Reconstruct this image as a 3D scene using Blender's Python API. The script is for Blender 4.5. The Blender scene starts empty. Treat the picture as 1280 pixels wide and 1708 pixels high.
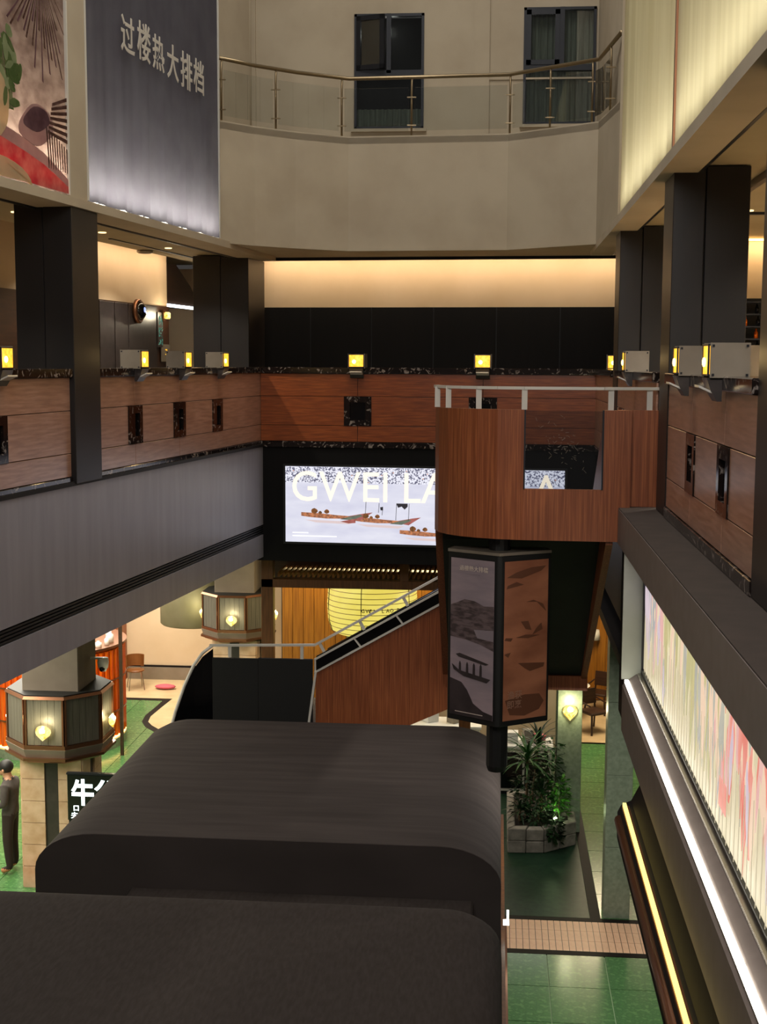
import bpy, math, random
from mathutils import Vector, Matrix
random.seed(7)
S = bpy.context.scene
COL = S.collection
# ------------------------------------------------------------------ camera
FPX = 2200.0
yaw, pitch, roll = 0.0859458, 0.1126829, 0.005
fw = Vector((-math.sin(yaw)*math.cos(pitch), math.cos(yaw)*math.cos(pitch), -math.sin(pitch)))
rt = Vector((math.cos(yaw), math.sin(yaw), 0)); up = rt.cross(fw)
r2 = rt*math.cos(roll)+up*math.sin(roll); u2 = -rt*math.sin(roll)+up*math.cos(roll)
cam = bpy.data.objects.new('camera', bpy.data.cameras.new('camera')); COL.objects.link(cam)
cam.matrix_world = Matrix(((r2.x,u2.x,-fw.x,0),(r2.y,u2.y,-fw.y,0),(r2.z,u2.z,-fw.z,7.7),(0,0,0,1)))
cam.data.sensor_fit = 'VERTICAL'; cam.data.sensor_height = 36.0; cam.data.lens = 36.0*FPX/1708.0
cam.data.clip_end = 200
S.camera = cam
# ------------------------------------------------------------------ world, exposure, large lights
W = bpy.data.worlds.new('world'); S.world = W; W.use_nodes = True
W.node_tree.nodes['Background'].inputs[0].default_value = (0.50, 0.46, 0.43, 1)
W.node_tree.nodes['Background'].inputs[1].default_value = 0.09
S.view_settings.view_transform = 'Standard'; S.view_settings.look = 'None'
S.view_settings.gamma = 1.0; S.view_settings.use_curve_mapping = False
S.view_settings.exposure = 0.0
def area(name, loc, size, power, color=(1,.82,.6), aim=(0,0,-1), spread=180):
    l = bpy.data.lights.new(name, 'AREA'); l.shape = 'RECTANGLE'; l.size, l.size_y = size
    l.energy = power; l.color = color; l.spread = math.radians(spread)
    o = bpy.data.objects.new(name, l); COL.objects.link(o); o.location = loc
    o.rotation_euler = Vector(aim).to_track_quat('-Z', 'Y').to_euler(); return o
def point(name, loc, power, color=(1,.75,.45), r=.05):
    l = bpy.data.lights.new(name, 'POINT'); l.energy = power; l.color = color; l.shadow_soft_size = r
    o = bpy.data.objects.new(name, l); COL.objects.link(o); o.location = loc; return o
# unseen area lights added as soft atrium fill, overhead and behind the viewer
area('atrium_roof_fill', (-1.3, 14.0, 19.0), (3.5, 12), 760, (1, .95, .87))
area('atrium_rear_fill', (-1.0, 1.0, 12.0), (5, 3), 520, (1, .95, .90), (0, .93, -.36))
# downlights in the ground floor ceiling (warm lobby), then an added passage fill
area('lobby_lamp_left', (-8.3, 22.0, 4.30), (2.4, 17), 1450, (1, .92, .76))
area('lobby_lamp_back', (-2.4, 25.2, 4.15), (3.5, 1.6), 175, (1, .76, .44))
area('lobby_lamp_right', (2.3, 27.2, 4.1), (1.2, 2.4), 210, (1, .80, .52))
area('lobby_fill_passage', (1.25, 15.0, 3.7), (.8, 1.2), 78, (1, .95, .86))  # unseen fill put in to lift the lower right floor
# ------------------------------------------------------------------ helpers
def lin(c):
    if isinstance(c, str):
        c = [int(c[i:i+2], 16)/255 for i in (0, 2, 4)]
        c = [x/12.92 if x <= .04045 else ((x+.055)/1.055)**2.4 for x in c]
    return (c[0], c[1], c[2], 1)
MATS = {}
def base(name):
    m = bpy.data.materials.new(name); m.use_nodes = True; MATS[name] = m
    nt = m.node_tree; return m, nt, nt.nodes, nt.links, nt.nodes['Principled BSDF']
def pm(name, c1, c2=None, scale=4, stretch=(1,1,1), rough=.5, metal=0, lo=.35, hi=.65, bump=0, detail=5, spec=.5, dist=0, c3=None):
    m, nt, N, K, b = base(name)
    b.inputs['Roughness'].default_value = rough; b.inputs['Metallic'].default_value = metal
    b.inputs['Specular IOR Level'].default_value = spec
    b.inputs['Base Color'].default_value = lin(c1)
    if c2:
        tc = N.new('ShaderNodeTexCoord'); mp = N.new('ShaderNodeMapping'); mp.inputs['Scale'].default_value = stretch
        K.new(tc.outputs['Object'], mp.inputs[0])
        nz = N.new('ShaderNodeTexNoise'); nz.inputs['Scale'].default_value = scale; nz.inputs['Detail'].default_value = detail
        nz.inputs['Distortion'].default_value = dist
        K.new(mp.outputs[0], nz.inputs['Vector'])
        cr = N.new('ShaderNodeValToRGB'); e = cr.color_ramp.elements
        e[0].position = lo; e[0].color = lin(c1); e[1].position = hi; e[1].color = lin(c2)
        if c3:
            q = e.new((lo+hi)/2); q.color = lin(c3)
        K.new(nz.outputs[0], cr.inputs[0]); K.new(cr.outputs[0], b.inputs['Base Color'])
        if bump:
            bp = N.new('ShaderNodeBump'); bp.inputs['Strength'].default_value = bump; bp.inputs['Distance'].default_value = .01
            K.new(nz.outputs[0], bp.inputs['Height']); K.new(bp.outputs[0], b.inputs['Normal'])
    return m
def em(name, c, s, c2=None, scale=4, stretch=(1,1,1), lo=.35, hi=.65, detail=4):
    m, nt, N, K, b = base(name)
    b.inputs['Base Color'].default_value = (.02,.02,.02,1); b.inputs['Roughness'].default_value = .4
    b.inputs['Emission Color'].default_value = lin(c); b.inputs['Emission Strength'].default_value = s
    if c2:
        tc = N.new('ShaderNodeTexCoord'); mp = N.new('ShaderNodeMapping'); mp.inputs['Scale'].default_value = stretch
        K.new(tc.outputs['Object'], mp.inputs[0])
        nz = N.new('ShaderNodeTexNoise'); nz.inputs['Scale'].default_value = scale; nz.inputs['Detail'].default_value = detail
        K.new(mp.outputs[0], nz.inputs['Vector'])
        cr = N.new('ShaderNodeValToRGB'); e = cr.color_ramp.elements
        e[0].position = lo; e[0].color = lin(c); e[1].position = hi; e[1].color = lin(c2)
        K.new(nz.outputs[0], cr.inputs[0]); K.new(cr.outputs[0], b.inputs['Emission Color'])
    return m
def sheet(name, c, c2=None, scale=3, stretch=(1,1,1), trans=.6, lo=.35, hi=.65):
    """backlit fabric or film: part diffuse, part diffuse transmission"""
    m, nt, N, K, b = base(name); out = N['Material Output']; N.remove(b)
    d = N.new('ShaderNodeBsdfDiffuse'); t = N.new('ShaderNodeBsdfTranslucent'); mx = N.new('ShaderNodeMixShader')
    mx.inputs[0].default_value = trans
    d.inputs[0].default_value = lin(c); t.inputs[0].default_value = lin(c)
    if c2:
        tc = N.new('ShaderNodeTexCoord'); mp = N.new('ShaderNodeMapping'); mp.inputs['Scale'].default_value = stretch
        K.new(tc.outputs['Object'], mp.inputs[0])
        nz = N.new('ShaderNodeTexNoise'); nz.inputs['Scale'].default_value = scale; nz.inputs['Detail'].default_value = 6
        K.new(mp.outputs[0], nz.inputs['Vector'])
        cr = N.new('ShaderNodeValToRGB'); e = cr.color_ramp.elements
        e[0].position = lo; e[0].color = lin(c); e[1].position = hi; e[1].color = lin(c2)
        K.new(nz.outputs[0], cr.inputs[0]); K.new(cr.outputs[0], d.inputs[0]); K.new(cr.outputs[0], t.inputs[0])
    K.new(d.outputs[0], mx.inputs[1]); K.new(t.outputs[0], mx.inputs[2]); K.new(mx.outputs[0], out.inputs[0]); return m
def thin_glass(name, tint=(1,1,1), refl=.12, rough=.02):
    m, nt, N, K, b = base(name); out = N['Material Output']; N.remove(b)
    t = N.new('ShaderNodeBsdfTransparent'); t.inputs[0].default_value = (*tint, 1)
    g = N.new('ShaderNodeBsdfGlossy'); g.inputs['Roughness'].default_value = rough
    fr = N.new('ShaderNodeFresnel'); fr.inputs[0].default_value = 1.45
    ma = N.new('ShaderNodeMath'); ma.operation = 'MULTIPLY_ADD'; ma.inputs[1].default_value = .8; ma.inputs[2].default_value = refl
    K.new(fr.outputs[0], ma.inputs[0])
    mx = N.new('ShaderNodeMixShader'); K.new(ma.outputs[0], mx.inputs[0])
    K.new(t.outputs[0], mx.inputs[1]); K.new(g.outputs[0], mx.inputs[2]); K.new(mx.outputs[0], out.inputs[0]); return m
class MB:
    def __init__(s): s.v = []; s.f = []
    def add(s, vs, fs):
        n = len(s.v); s.v += [tuple(v) for v in vs]; s.f += [tuple(i+n for i in f) for f in fs]; return s
    def box(s, x0, x1, y0, y1, z0, z1):
        return s.add([(x0,y0,z0),(x1,y0,z0),(x1,y1,z0),(x0,y1,z0),(x0,y0,z1),(x1,y0,z1),(x1,y1,z1),(x0,y1,z1)],
                     [(0,3,2,1),(4,5,6,7),(0,1,5,4),(1,2,6,5),(2,3,7,6),(3,0,4,7)])
    def prism(s, poly, a, b, ax='z'):
        """polygon extruded along ax from a to b; poly coords are the other two axes in order"""
        n = len(poly)
        def p(q, t): return {'z': (q[0], q[1], t), 'y': (q[0], t, q[1]), 'x': (t, q[0], q[1])}[ax]
        vs = [p(q, a) for q in poly]+[p(q, b) for q in poly]
        fs = [tuple(reversed(range(n))), tuple(range(n, 2*n))]+[(i, (i+1) % n, n+(i+1) % n, n+i) for i in range(n)]
        return s.add(vs, fs)
    def lathe(s, prof, cx=0, cy=0, n=24, a0=0, a1=2*math.pi):
        full = abs(a1-a0-2*math.pi) < 1e-6; m = n if full else n+1; k = len(prof); vs = []
        for i in range(m):
            a = a0+(a1-a0)*i/n
            vs += [(cx+r*math.cos(a), cy+r*math.sin(a), z) for r, z in prof]
        fs = []
        for i in range(n):
            j = (i+1) % m
            fs += [(i*k+t, j*k+t, j*k+t+1, i*k+t+1) for t in range(k-1)]
        if full:
            if prof[0][0] > 1e-4: fs.append(tuple(reversed([i*k for i in range(m)])))
            if prof[-1][0] > 1e-4: fs.append(tuple(i*k+k-1 for i in range(m)))
        return s.add(vs, fs)
    def tube(s, path, r, n=8):
        path = [Vector(p) for p in path]; vs = []; rr = r if isinstance(r, (list, tuple)) else [r]*len(path)
        for i, p in enumerate(path):
            d = (path[min(i+1, len(path)-1)]-path[max(i-1, 0)]).normalized()
            a = d.cross(Vector((0,0,1))); a = a.normalized() if a.length > 1e-3 else Vector((1,0,0)); b = d.cross(a)
            vs += [p+(a*math.cos(2*math.pi*k/n)+b*math.sin(2*math.pi*k/n))*rr[i] for k in range(n)]
        fs = [(i*n+k, i*n+(k+1) % n, (i+1)*n+(k+1) % n, (i+1)*n+k) for i in range(len(path)-1) for k in range(n)]
        fs += [tuple(reversed(range(n))), tuple(range((len(path)-1)*n, len(path)*n))]
        return s.add(vs, fs)
    def bar(s, p, q, w, h, up=(0,0,1)):
        p, q = Vector(p), Vector(q); d = (q-p).normalized(); a = d.cross(Vector(up)).normalized(); b = a.cross(d)
        vs = [e+a*x*w/2+b*y*h/2 for e in (p, q) for x, y in ((-1,-1),(1,-1),(1,1),(-1,1))]
        return s.add(vs, [(3,2,1,0),(4,5,6,7),(0,1,5,4),(1,2,6,5),(2,3,7,6),(3,0,4,7)])
    def ball(s, c, r, n=10, sc=(1,1,1)):
        m = max(4, n//2); q = MB(); q.lathe([(r*math.sin(math.pi*i/m), -r*math.cos(math.pi*i/m)) for i in range(m+1)], n=n)
        return s.add([(c[0]+x*sc[0], c[1]+y*sc[1], c[2]+z*sc[2]) for x, y, z in q.v], q.f)
    def mesh(s, name):
        me = bpy.data.meshes.new(name); me.from_pydata(s.v, [], s.f); me.update(); return me
    def build(s, name, mat, parent=None, smooth=False, bevel=0, recalc=True):
        me = s.mesh(name)
        if recalc or bevel:
            import bmesh
            bm = bmesh.new(); bm.from_mesh(me)
            if bevel: bmesh.ops.bevel(bm, geom=bm.edges[:], offset=bevel, segments=1, affect='EDGES')
            bmesh.ops.recalc_face_normals(bm, faces=bm.faces[:]); bm.to_mesh(me); bm.free()
        if smooth:
            for p in me.polygons: p.use_smooth = True
        return link(name, me, mat, parent)
def link(name, me, mat, parent=None):
    o = bpy.data.objects.new(name, me); COL.objects.link(o)
    if mat: 
        if not me.materials: me.materials.append(MATS[mat])
    if parent: o.parent = parent
    return o
def tag(o, label=None, cat=None, group=None, kind=None):
    if label: o['label'] = label
    if cat: o['category'] = cat
    if group: o['group'] = group
    if kind: o['kind'] = kind
    return o
def empty(name, loc=(0,0,0), rz=0, label=None, cat=None, group=None):
    o = bpy.data.objects.new(name, None); COL.objects.link(o); o.location = loc; o.rotation_euler = (0,0,rz); o.empty_display_size = .1
    return tag(o, label, cat, group)
def struct(o, label, cat='wall'): return tag(o, label, cat, kind='structure')
def copy_tree(o, parent=None):
    c = o.copy(); COL.objects.link(c); c.parent = parent
    for ch in [x for x in COL.objects if x.parent == o]: copy_tree(ch, c)
    return c
def text(name, s, mat, parent, loc, xd, yd, h, wsc=1.0, bold=0, ext=.004, align='LEFT', space=1.0):
    """flat lettering standing in the plane xd (reading direction) / yd (up); h = capital height"""
    cu = bpy.data.curves.new(name, 'FONT'); cu.body = s; cu.size = 1; cu.offset = bold; cu.extrude = ext; cu.align_x = align
    cu.space_character = space; cu.resolution_u = 4
    o = bpy.data.objects.new(name, cu); COL.objects.link(o)
    dg = bpy.context.evaluated_depsgraph_get(); me = bpy.data.meshes.new_from_object(o.evaluated_get(dg))
    bpy.data.objects.remove(o); bpy.data.curves.remove(cu)
    ys = [v.co.y for v in me.vertices]; xs = [v.co.x for v in me.vertices]
    if not ys: return None
    k = h/(max(ys)-min(ys)); y0 = min(ys); x0 = min(xs); xd, yd = Vector(xd).normalized(), Vector(yd).normalized(); nd = xd.cross(yd)
    for v in me.vertices:
        v.co = Vector(loc)+xd*((v.co.x-x0)*k*wsc)+yd*((v.co.y-y0)*k)+nd*v.co.z
    me.materials.clear()
    return link(name, me, mat, parent)
# ------------------------------------------------------------------ materials
pm('plaster', 'b5a892', 'aa9c86', 1.2, rough=.85, bump=.05)
pm('plaster_warm', 'cdb698', 'c2aa8a', 1.0, rough=.85)
pm('ceiling_paint', 'a5987c', '9a8d72', .8, rough=.9)
pm('wood_red', '74381b', '985026', 3.0, (1, 1, 14), .3, bump=.03, c3='84421f')
pm('wood_red_v', '7a4022', '9c5a34', 3.0, (22, 22, .6), .42, bump=.03, c3='884a2a')
pm('wood_panel', 'b68c7a', '946a56', 2.5, (1, 1, 12), .36, bump=.02, c3='a67c66', spec=.6)
MATS['wood_panel'].node_tree.nodes['Principled BSDF'].inputs['Coat Weight'].default_value = .8
MATS['wood_panel'].node_tree.nodes['Principled BSDF'].inputs['Coat Roughness'].default_value = .28
pm('wood_amber', 'a0691f', '7c4c12', 2.5, (14, 14, .5), .4)
pm('wood_dark', '3a2214', '2a180e', 3, (1, 1, 8), .4)
pm('wood_brown', '6b4424', '553318', 3, (10, 10, 1), .4)
pm('marble_dark', '1a1311', '8a7f78', 7, rough=.12, lo=.50, hi=.64, dist=2.5, detail=8, c3='241a17')
pm('column_black', '191617', '141213', 3, (1, 1, .3), .42)
pm('black_panel', '100e0e', '0d0c0c', 2, (8, 8, .5), .6, spec=.15)
pm('black_matte', '070707', rough=.6)
pm('black_gloss', '08080a', rough=.12)
pm('grey_panel', '95919a', '8c8890', 1.5, (5, 5, .5), .40, bump=.02)
pm('dark_grille', '1e1d20', rough=.5)
pm('ledge_grey', '746a66', '6c625e', 6, rough=.55)
pm('ledge_top_shade', '382d27', '302620', 6, rough=.8)
pm('fabric_black', '383230', '302a27', 30, (1, .25, 1), .92, bump=.05, spec=.2)
pm('fabric_wave', '433c3a', '383230', 1.6, (.5, 5, 1), .92, bump=.6, spec=.2, lo=.3, hi=.7)
pm('steel', 'a09a90', rough=.25, metal=.9)
pm('steel_pale', 'cfcbc2', rough=.35, metal=.05)
pm('bronze', '8a6048', rough=.3, metal=.85)
pm('rail_brass', '8d7c60', rough=.3, metal=.8)
pm('alu_dark', '22242a', rough=.4, metal=.4)
pm('lamp_plate', '8d8376', '847a6c', 4, rough=.4, metal=.35)
pm('stone_beige', 'd2b496', 'ba9876', 5, rough=.5, detail=8)
pm('stone_dark', '3a3230', '2e2826', 8, rough=.4)
pm('stone_grey', '8d877e', '6d675e', 7, rough=.8, bump=.5, detail=8)
pm('granite_green', '84907c', '727e6a', 20, rough=.35)
pm('terrazzo_green', '4c7a46', '5e8c54', 14, rough=.2, detail=10, c3='446e42', spec=.3)
pm('slat_grey', '625f56', '55524a', 6, (8, 8, .4), .45)
pm('shaft_grey', '746a5e', '6a6054', 3, rough=.7)
pm('poster_text', 'a07a66', rough=.5)
pm('terrazzo_dark', '1a3024', '243c2b', 10, rough=.38, detail=10, spec=.12)
pm('grout_green', '8aa47c', rough=.5)
pm('floor_cream', 'd4bb94', 'c5aa82', 3, rough=.3)
pm('tile_peach', 'ecc2a0', 'e0b492', 8, rough=.5)
pm('recess_grey', 'a4a89c', '9a9e92', 3, rough=.5)
pm('border_black', '171211', rough=.6, spec=.15)
pm('grey_drum', '77735a', '6d694f', 3, rough=.6)
pm('white_paint', 'd8d4ca', rough=.5)
pm('white_plastic', 'dcdcd8', rough=.35)
pm('curtain_grey', 'a8a898', '8a8a7c', 9, (6, 6, .3), .9)
pm('room_dark', '1a1a1b', rough=.9)
pm('leaf_green', '2c5a22', '1f4a1c', 6, rough=.45)
pm('leaf_light', '4b8a2c', '3a7022', 6, rough=.45)
pm('leaf_dark', '1b3a18', '122a12', 6, rough=.5)
pm('stem_brown', '5a4630', rough=.8)
pm('soil', '241a12', rough=.95)
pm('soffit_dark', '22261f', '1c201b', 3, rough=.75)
pm('skin', 'b98a6c', rough=.55)
pm('cloth_jacket', '4a4442', '3e3836', 9, rough=.9)
pm('cloth_trousers', '2b201c', rough=.9)
pm('hair_black', '0c0a0a', rough=.6)
pm('shoe', 'b87a54', rough=.6)
pm('red_mat', 'c02030', rough=.6)
pm('pink_cloth', 'c85a6a', rough=.7)
pm('seat_brown', '7a4a20', '6a3c18', 4, rough=.4)
pm('poster_purple', '7c7078', '8a7e84', 2, rough=.45)
pm('poster_sky', '9c8a90', '857880', 2, (1, 1, 4), .45)
pm('poster_dark', '2a2224', '3a3032', 6, rough=.5)
pm('poster_mid', '665658', '3e3234', 9, (1, 1, 3), .5, lo=.4, hi=.6)
pm('poster_brown', 'aa6e50', '86523a', 1.6, (1, 1, 2.2), .45)
pm('poster_brown_dark', '643c28', rough=.5)
pm('poster_ink', 'c9b8ae', rough=.5)
thin_glass('glass_clear', (.93, .95, .95), .03)
thin_glass('glass_window', (.80, .84, .84), .06)
thin_glass('glass_pulpit', (.80, .82, .84), .04)
thin_glass('glass_amber', (1, .62, .12), .04, .1)
pm('glass_orange', 'c8400c', 'e06a14', 3, (8, 8, .6), .1)
em('glow_orange', 'ff7a18', 1.2, 'd83a08', 5, (9, 9, .7))
em('bulb_amber', 'ffc860', 14)
em('pane_amber', 'ffa41c', 1.7, 'ffc840', 22)
em('bulb_sconce', 'ffe6a0', 20)
em('shell_amber', 'f0b030', 1.6, 'fff0a0', 18)
em('led_white', 'fffbe8', 7)
em('led_yellow', 'ffe27c', 2.0)
em('led_warm', 'ffc070', 6)
em('led_bright', 'fff8e6', 9)
em('led_soft', 'ffe2a0', 2.2)
em('led_cool', 'e6f4ff', 5)
em('screen_sky', 'c9c9dc', 1.12, 'dcdce8', 1.2, (1, 1, 3))
em('screen_speck', 'e4e4f0', 1.15, '5a5a72', 38, (1, 1, 1), .46, .58, 3)
em('screen_speck_warm', 'e0a890', 1.1)
em('screen_letter', 'ffeed4', 1.35)
em('screen_hull', 'd88a5c', .9, '8a5a44', 24)
em('screen_hull_red', 'b86a64', .9, 'a05a50', 14)
em('screen_hull_grey', '7f8470', .8, '5f6a60', 10)
em('screen_cargo', '6a4a2a', .7, 'b06a38', 20)
em('screen_dark', '38343c', .6)
em('screen_reflection', 'd8c4c4', 1.1)
em('screen_small', 'f4f4f4', 1.35)
em('lantern_yellow', 'f2e272', 1.0, 'e8d45c', 2)
em('sign_white', 'e8fff8', 4)
em('sign_green', '5aa890', .6)
em('green_panel', '7aa060', .35)
# ------------------------------------------------------------------ frames of the three walls (x along wall, y into the atrium)
def fr(ox, oy, ang): return Matrix.Translation((ox, oy, 0)) @ Matrix.Rotation(ang, 4, 'Z')
FL = fr(-3.935, 21.73, math.atan2(-.993, -.118))         # left wall: x = metres from the far corner toward the viewer
BR = (-3.935+.9976*6.2, 21.73-.069*6.2)                  # back wall origin = its right end, x runs left
FB = fr(BR[0], BR[1], math.atan2(.069, -.9976))
FR = fr(1.55, 0.0, math.pi/2)                            # right wall: x = world Y
def put(o, M): o.matrix_world = M; return o
# ------------------------------------------------------------------ ground floor
g = MB(); g.box(-14, 8, 5, 34, -.30, -.02)
floor = struct(g.build('floor', 'grout_green'), 'green terrazzo tiled ground floor of the atrium hall', 'floor')
tile_me = {}
def tile(x0, x1, y0, y1, mat, nm='floor_tile', gap=.006, z=0.0, parent=None):
    key = (round(x1-x0, 3), round(y1-y0, 3), mat, gap)
    if key not in tile_me:
        tile_me[key] = MB().box(0, x1-x0-gap*2, 0, y1-y0-gap*2, -.02, 0).mesh('tile'); tile_me[key].materials.append(MATS[mat])
    o = link(nm, tile_me[key], None, parent or floor); o.location = (x0+gap, y0+gap, z); return o
for i in range(4):
    for j in range(4): tile(-.01+i*.75-.0, -.01+i*.75+.75, 13.05+j*.905, 13.05+j*.905+.905, 'terrazzo_green')
for i in range(7):
    for j in range(13): tile(-10.3+i*.75, -9.55+i*.75, 17.2+j*.905, 17.2+j*.905+.905, 'terrazzo_green')
tile(.1, 1.39, 17.86, 20.9, 'terrazzo_dark'); tile(-5.0, .1, 13, 31, 'terrazzo_dark')
for j in range(10): tile(1.53, 3.0, 17.86+j*.87, 17.86+j*.87+.87, 'terrazzo_green')
tile(.1, 1.39, 20.9, 26.56, 'terrazzo_dark'); tile(1.39, 1.53, 17.86, 26.56, 'border_black', gap=0)
tile(-.01, 3.0, 16.68, 16.80, 'border_black', gap=0); tile(-.01, 3.0, 17.74, 17.86, 'border_black', gap=0)
tile(-.01, 3.0, 16.80, 17.74, 'wood_dark', 'brick_bed', 0, -.006)
for i in range(34):
    for j in range(3): tile(.0+i*.0875, .0875+i*.0875, 16.80+j*.3133, 16.80+(j+1)*.3133, 'tile_peach', 'floor_brick', .004)
tile(.1, 4, 26.56, 33, 'floor_cream'); tile(.1, 4, 26.46, 26.56, 'border_black', gap=0)
g = MB(); g.prism([(-10.5,29.12),(-7.36,29.12),(-7.42,28.3),(-7.46,27.58),(-7.40,27.15),(-7.25,26.88),(-7.04,26.62),(-6.4,26.42),(-5.0,26.3),(-5.0,26.1),(-6.4,26.2),(-7.06,26.38),(-7.36,26.75),(-7.54,27.15),(-7.60,27.67),(-7.56,28.3),(-7.54,28.92),(-10.5,28.92)], -.02, .002); g.build('floor_border', 'border_black', floor)
g = MB(); g.prism([(-10.5,29.12),(-7.36,29.12),(-7.42,28.3),(-7.46,27.58),(-7.40,27.15),(-7.25,26.88),(-7.04,26.62),(-6.4,26.42),(-5.0,26.3),(-5.0,31),(-10.5,31)], -.02, .001)
g.build('cream_floor', 'floor_cream', floor)
# ------------------------------------------------------------------ parapets of the upper gallery
ROW = [(6.40, 6.665), (6.665, 7.145), (7.145, 7.52)]
def parapet(name, M, segs, slots, label, wood='wood_panel'):
    w = MB()
    for a, b in segs: w.box(a, b, -.20, -.022, 6.34, 7.52)
    root = put(struct(w.build(name, 'wood_dark'), label), M)
    for a, b in segs:
        MB().box(a, b, -.24, .045, 7.52, 7.62).build('marble_cap', 'marble_dark', root, bevel=.008)
        MB().box(a, b, -.02, .018, 6.30, 6.398).build('marble_base', 'marble_dark', root, bevel=.005)
        ss = sorted(s for s in slots if a < s < b)
        for r, (z0, z1) in enumerate(ROW):
            if r == 1:
                e = [a]+[q for s in ss for q in (s-.225, s+.225)]+[b]; iv = list(zip(e[::2], e[1::2]))
            else:
                e = [a]+ss+[b]; iv = list(zip(e[:-1], e[1:]))
            for x0, x1 in iv:
                if x1-x0 > .05: MB().box(x0+.004, x1-.004, -.022, 0, z0+.004, z1-.004).build('wood_panel', wood, root, bevel=.003)
        for s in ss:
            f = MB()
            f.box(s-.225, s+.225, -.022, .012, 6.665, 6.76); f.box(s-.225, s+.225, -.022, .012, 7.05, 7.145)
            f.box(s-.225, s-.13, -.022, .012, 6.76, 7.05); f.box(s+.13, s+.225, -.022, .012, 6.76, 7.05)
            fo = f.build('marble_inset', 'marble_dark', root)
            MB().box(s-.13, s+.13, -.06, -.02, 6.76, 7.05).build('niche', 'black_gloss', fo)
    return root
parapet('wall_left', FL, [(-.3, 6.57), (7.27, 12.5)], [2.2, 3.81, 5.39, 8.99, 10.6], 'left gallery parapet of polished brown wood panels with dark marble cap')
parapet('wall_back', FB, [(-.6, 6.2)], [.40, 2.50, 4.56], 'back gallery parapet of red brown wood with marble cap, behind the curved pulpit', 'wood_red')
parapet('wall_right', FR, [(4.0, 7.38), (8.04, 12.23), (13.2, 17.45), (18.1, 21.6)], [5.6, 9.2, 10.75, 15.2, 16.9], 'right gallery parapet of polished wood panels above the grey ledge')
# ------------------------------------------------------------------ lanterns on the parapets
def lantern(label):
    r = empty('lantern', label=label, cat='lantern', group='amber cube lanterns along the gallery parapets')
    f = MB()
    f.box(-.13, .13, -.12, .15, 7.622, 7.634); f.box(-.13, .13, -.12, .15, 7.824, 7.838); f.box(-.13, .13, -.12, -.108, 7.634, 7.824)
    f.box(-.13, -.118, .138, .15, 7.634, 7.824); f.box(.118, .13, .138, .15, 7.634, 7.824)
    f.build('housing', 'alu_dark', r)
    for s in (-1, 1):
        p = MB().box(min(s*.13, s*.138), max(s*.13, s*.138), -.13, .135, 7.61, 7.845).build('side_plate', 'lamp_plate', r)
        b = MB()
        for yy in (-.11, .115):
            for zz in (7.63, 7.825): b.box(min(s*.138, s*.142), max(s*.138, s*.142), yy-.008, yy+.008, zz-.008, zz+.008)
        b.build('screws', 'alu_dark', p)['kind'] = 'stuff'
    MB().box(-.118, .118, .132, .142, 7.634, 7.824).build('glass_pane', 'pane_amber', r)
    MB().ball((.035, .15, 7.715), .034, 10, (1, .35, 1)).build('bulb', 'bulb_amber', r, True)
    MB().prism([(.046, 7.61), (.15, 7.61), (.12, 7.52), (.075, 7.45), (.046, 7.45)], -.11, .11, 'x').build('bracket', 'stone_dark', r)
    MB().prism([(.10, 7.50), (.20, 7.545), (.20, 7.56), (.10, 7.515)], -.10, .10, 'x').build('reflector_tray', 'steel_pale', r)
    return r
lant = None
def place_lantern(M, x, label):
    global lant
    o = lantern(label) if lant is None else copy_tree(lant)
    if lant is None: lant = o
    o['label'] = label; o.matrix_world = M @ Matrix.Translation((x, 0, 0))
    point('lantern_light', (M @ Vector((x, .30, 7.76))), 1.6, (1, .68, .28), .05); return o
bpy.context.view_layer.update()
for x, lb in [(2.2, 'amber cube lantern on left parapet, nearest the back corner column'), (3.81, 'amber cube lantern on left parapet, middle of three between the black columns'),
              (5.39, 'amber cube lantern on left parapet, just behind the near black column'), (8.99, 'amber cube lantern at the far left picture edge, before the near black column')]: place_lantern(FL, x, lb)
for x, lb in [(.40, 'amber lantern at the right end of the back parapet, partly behind the column'), (2.50, 'amber lantern on the back parapet above the pulpit railing'), (4.56, 'amber lantern on the back parapet above the lone square marble inset')]: place_lantern(FB, x, lb)
for x, lb in [(9.2, 'largest grey sided lantern on right parapet, nearest the viewer'), (10.75, 'second nearest grey sided lantern on right parapet beside the near black column'), (15.2, 'small grey sided lantern on right parapet between the two right columns')]: place_lantern(FR, x, lb)
# ------------------------------------------------------------------ black columns
def column(M, x0, x1, y0, y1, z0, z1, seam, label, ztop2=None):
    o = put(empty('column', label=label, cat='column', group='black gallery columns'), M)
    w = (y1-y0)
    MB().box(x0, x1, y0+w*seam+.006, y1, z0, z1).build('front_cladding', 'column_black', o, bevel=.006)
    MB().box(x0+.02, x1-.02, y0, y0+w*seam-.006, z0, z1+.04).build('rear_cladding', 'column_black', o, bevel=.006)
    MB().box(x0+.05, x1-.05, y0+w*seam-.02, y0+w*seam+.02, z0, z1).build('core', 'black_matte', o); return o
column(FL, 6.57, 7.27, -.64, .06, 6.32, 9.40, .5, 'tall black column on the left, standing through the wood parapet')
column(FL, -.86, .05, -1.15, -.18, 6.32, 9.40, .5, 'black column in the back left corner behind the parapets')
column(FR, 7.38, 8.04, -.67, .01, 6.30, 9.44, .58, 'black column at the right picture edge, nearest the viewer')
column(FR, 12.23, 12.89, -.67, .01, 6.30, 9.42, .58, 'tall black column on the right beside the pulpit')
column(FR, 17.45, 18.10, -.67, .01, 6.30, 9.42, .58, 'black column on the right, farther one behind the pulpit')
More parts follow.
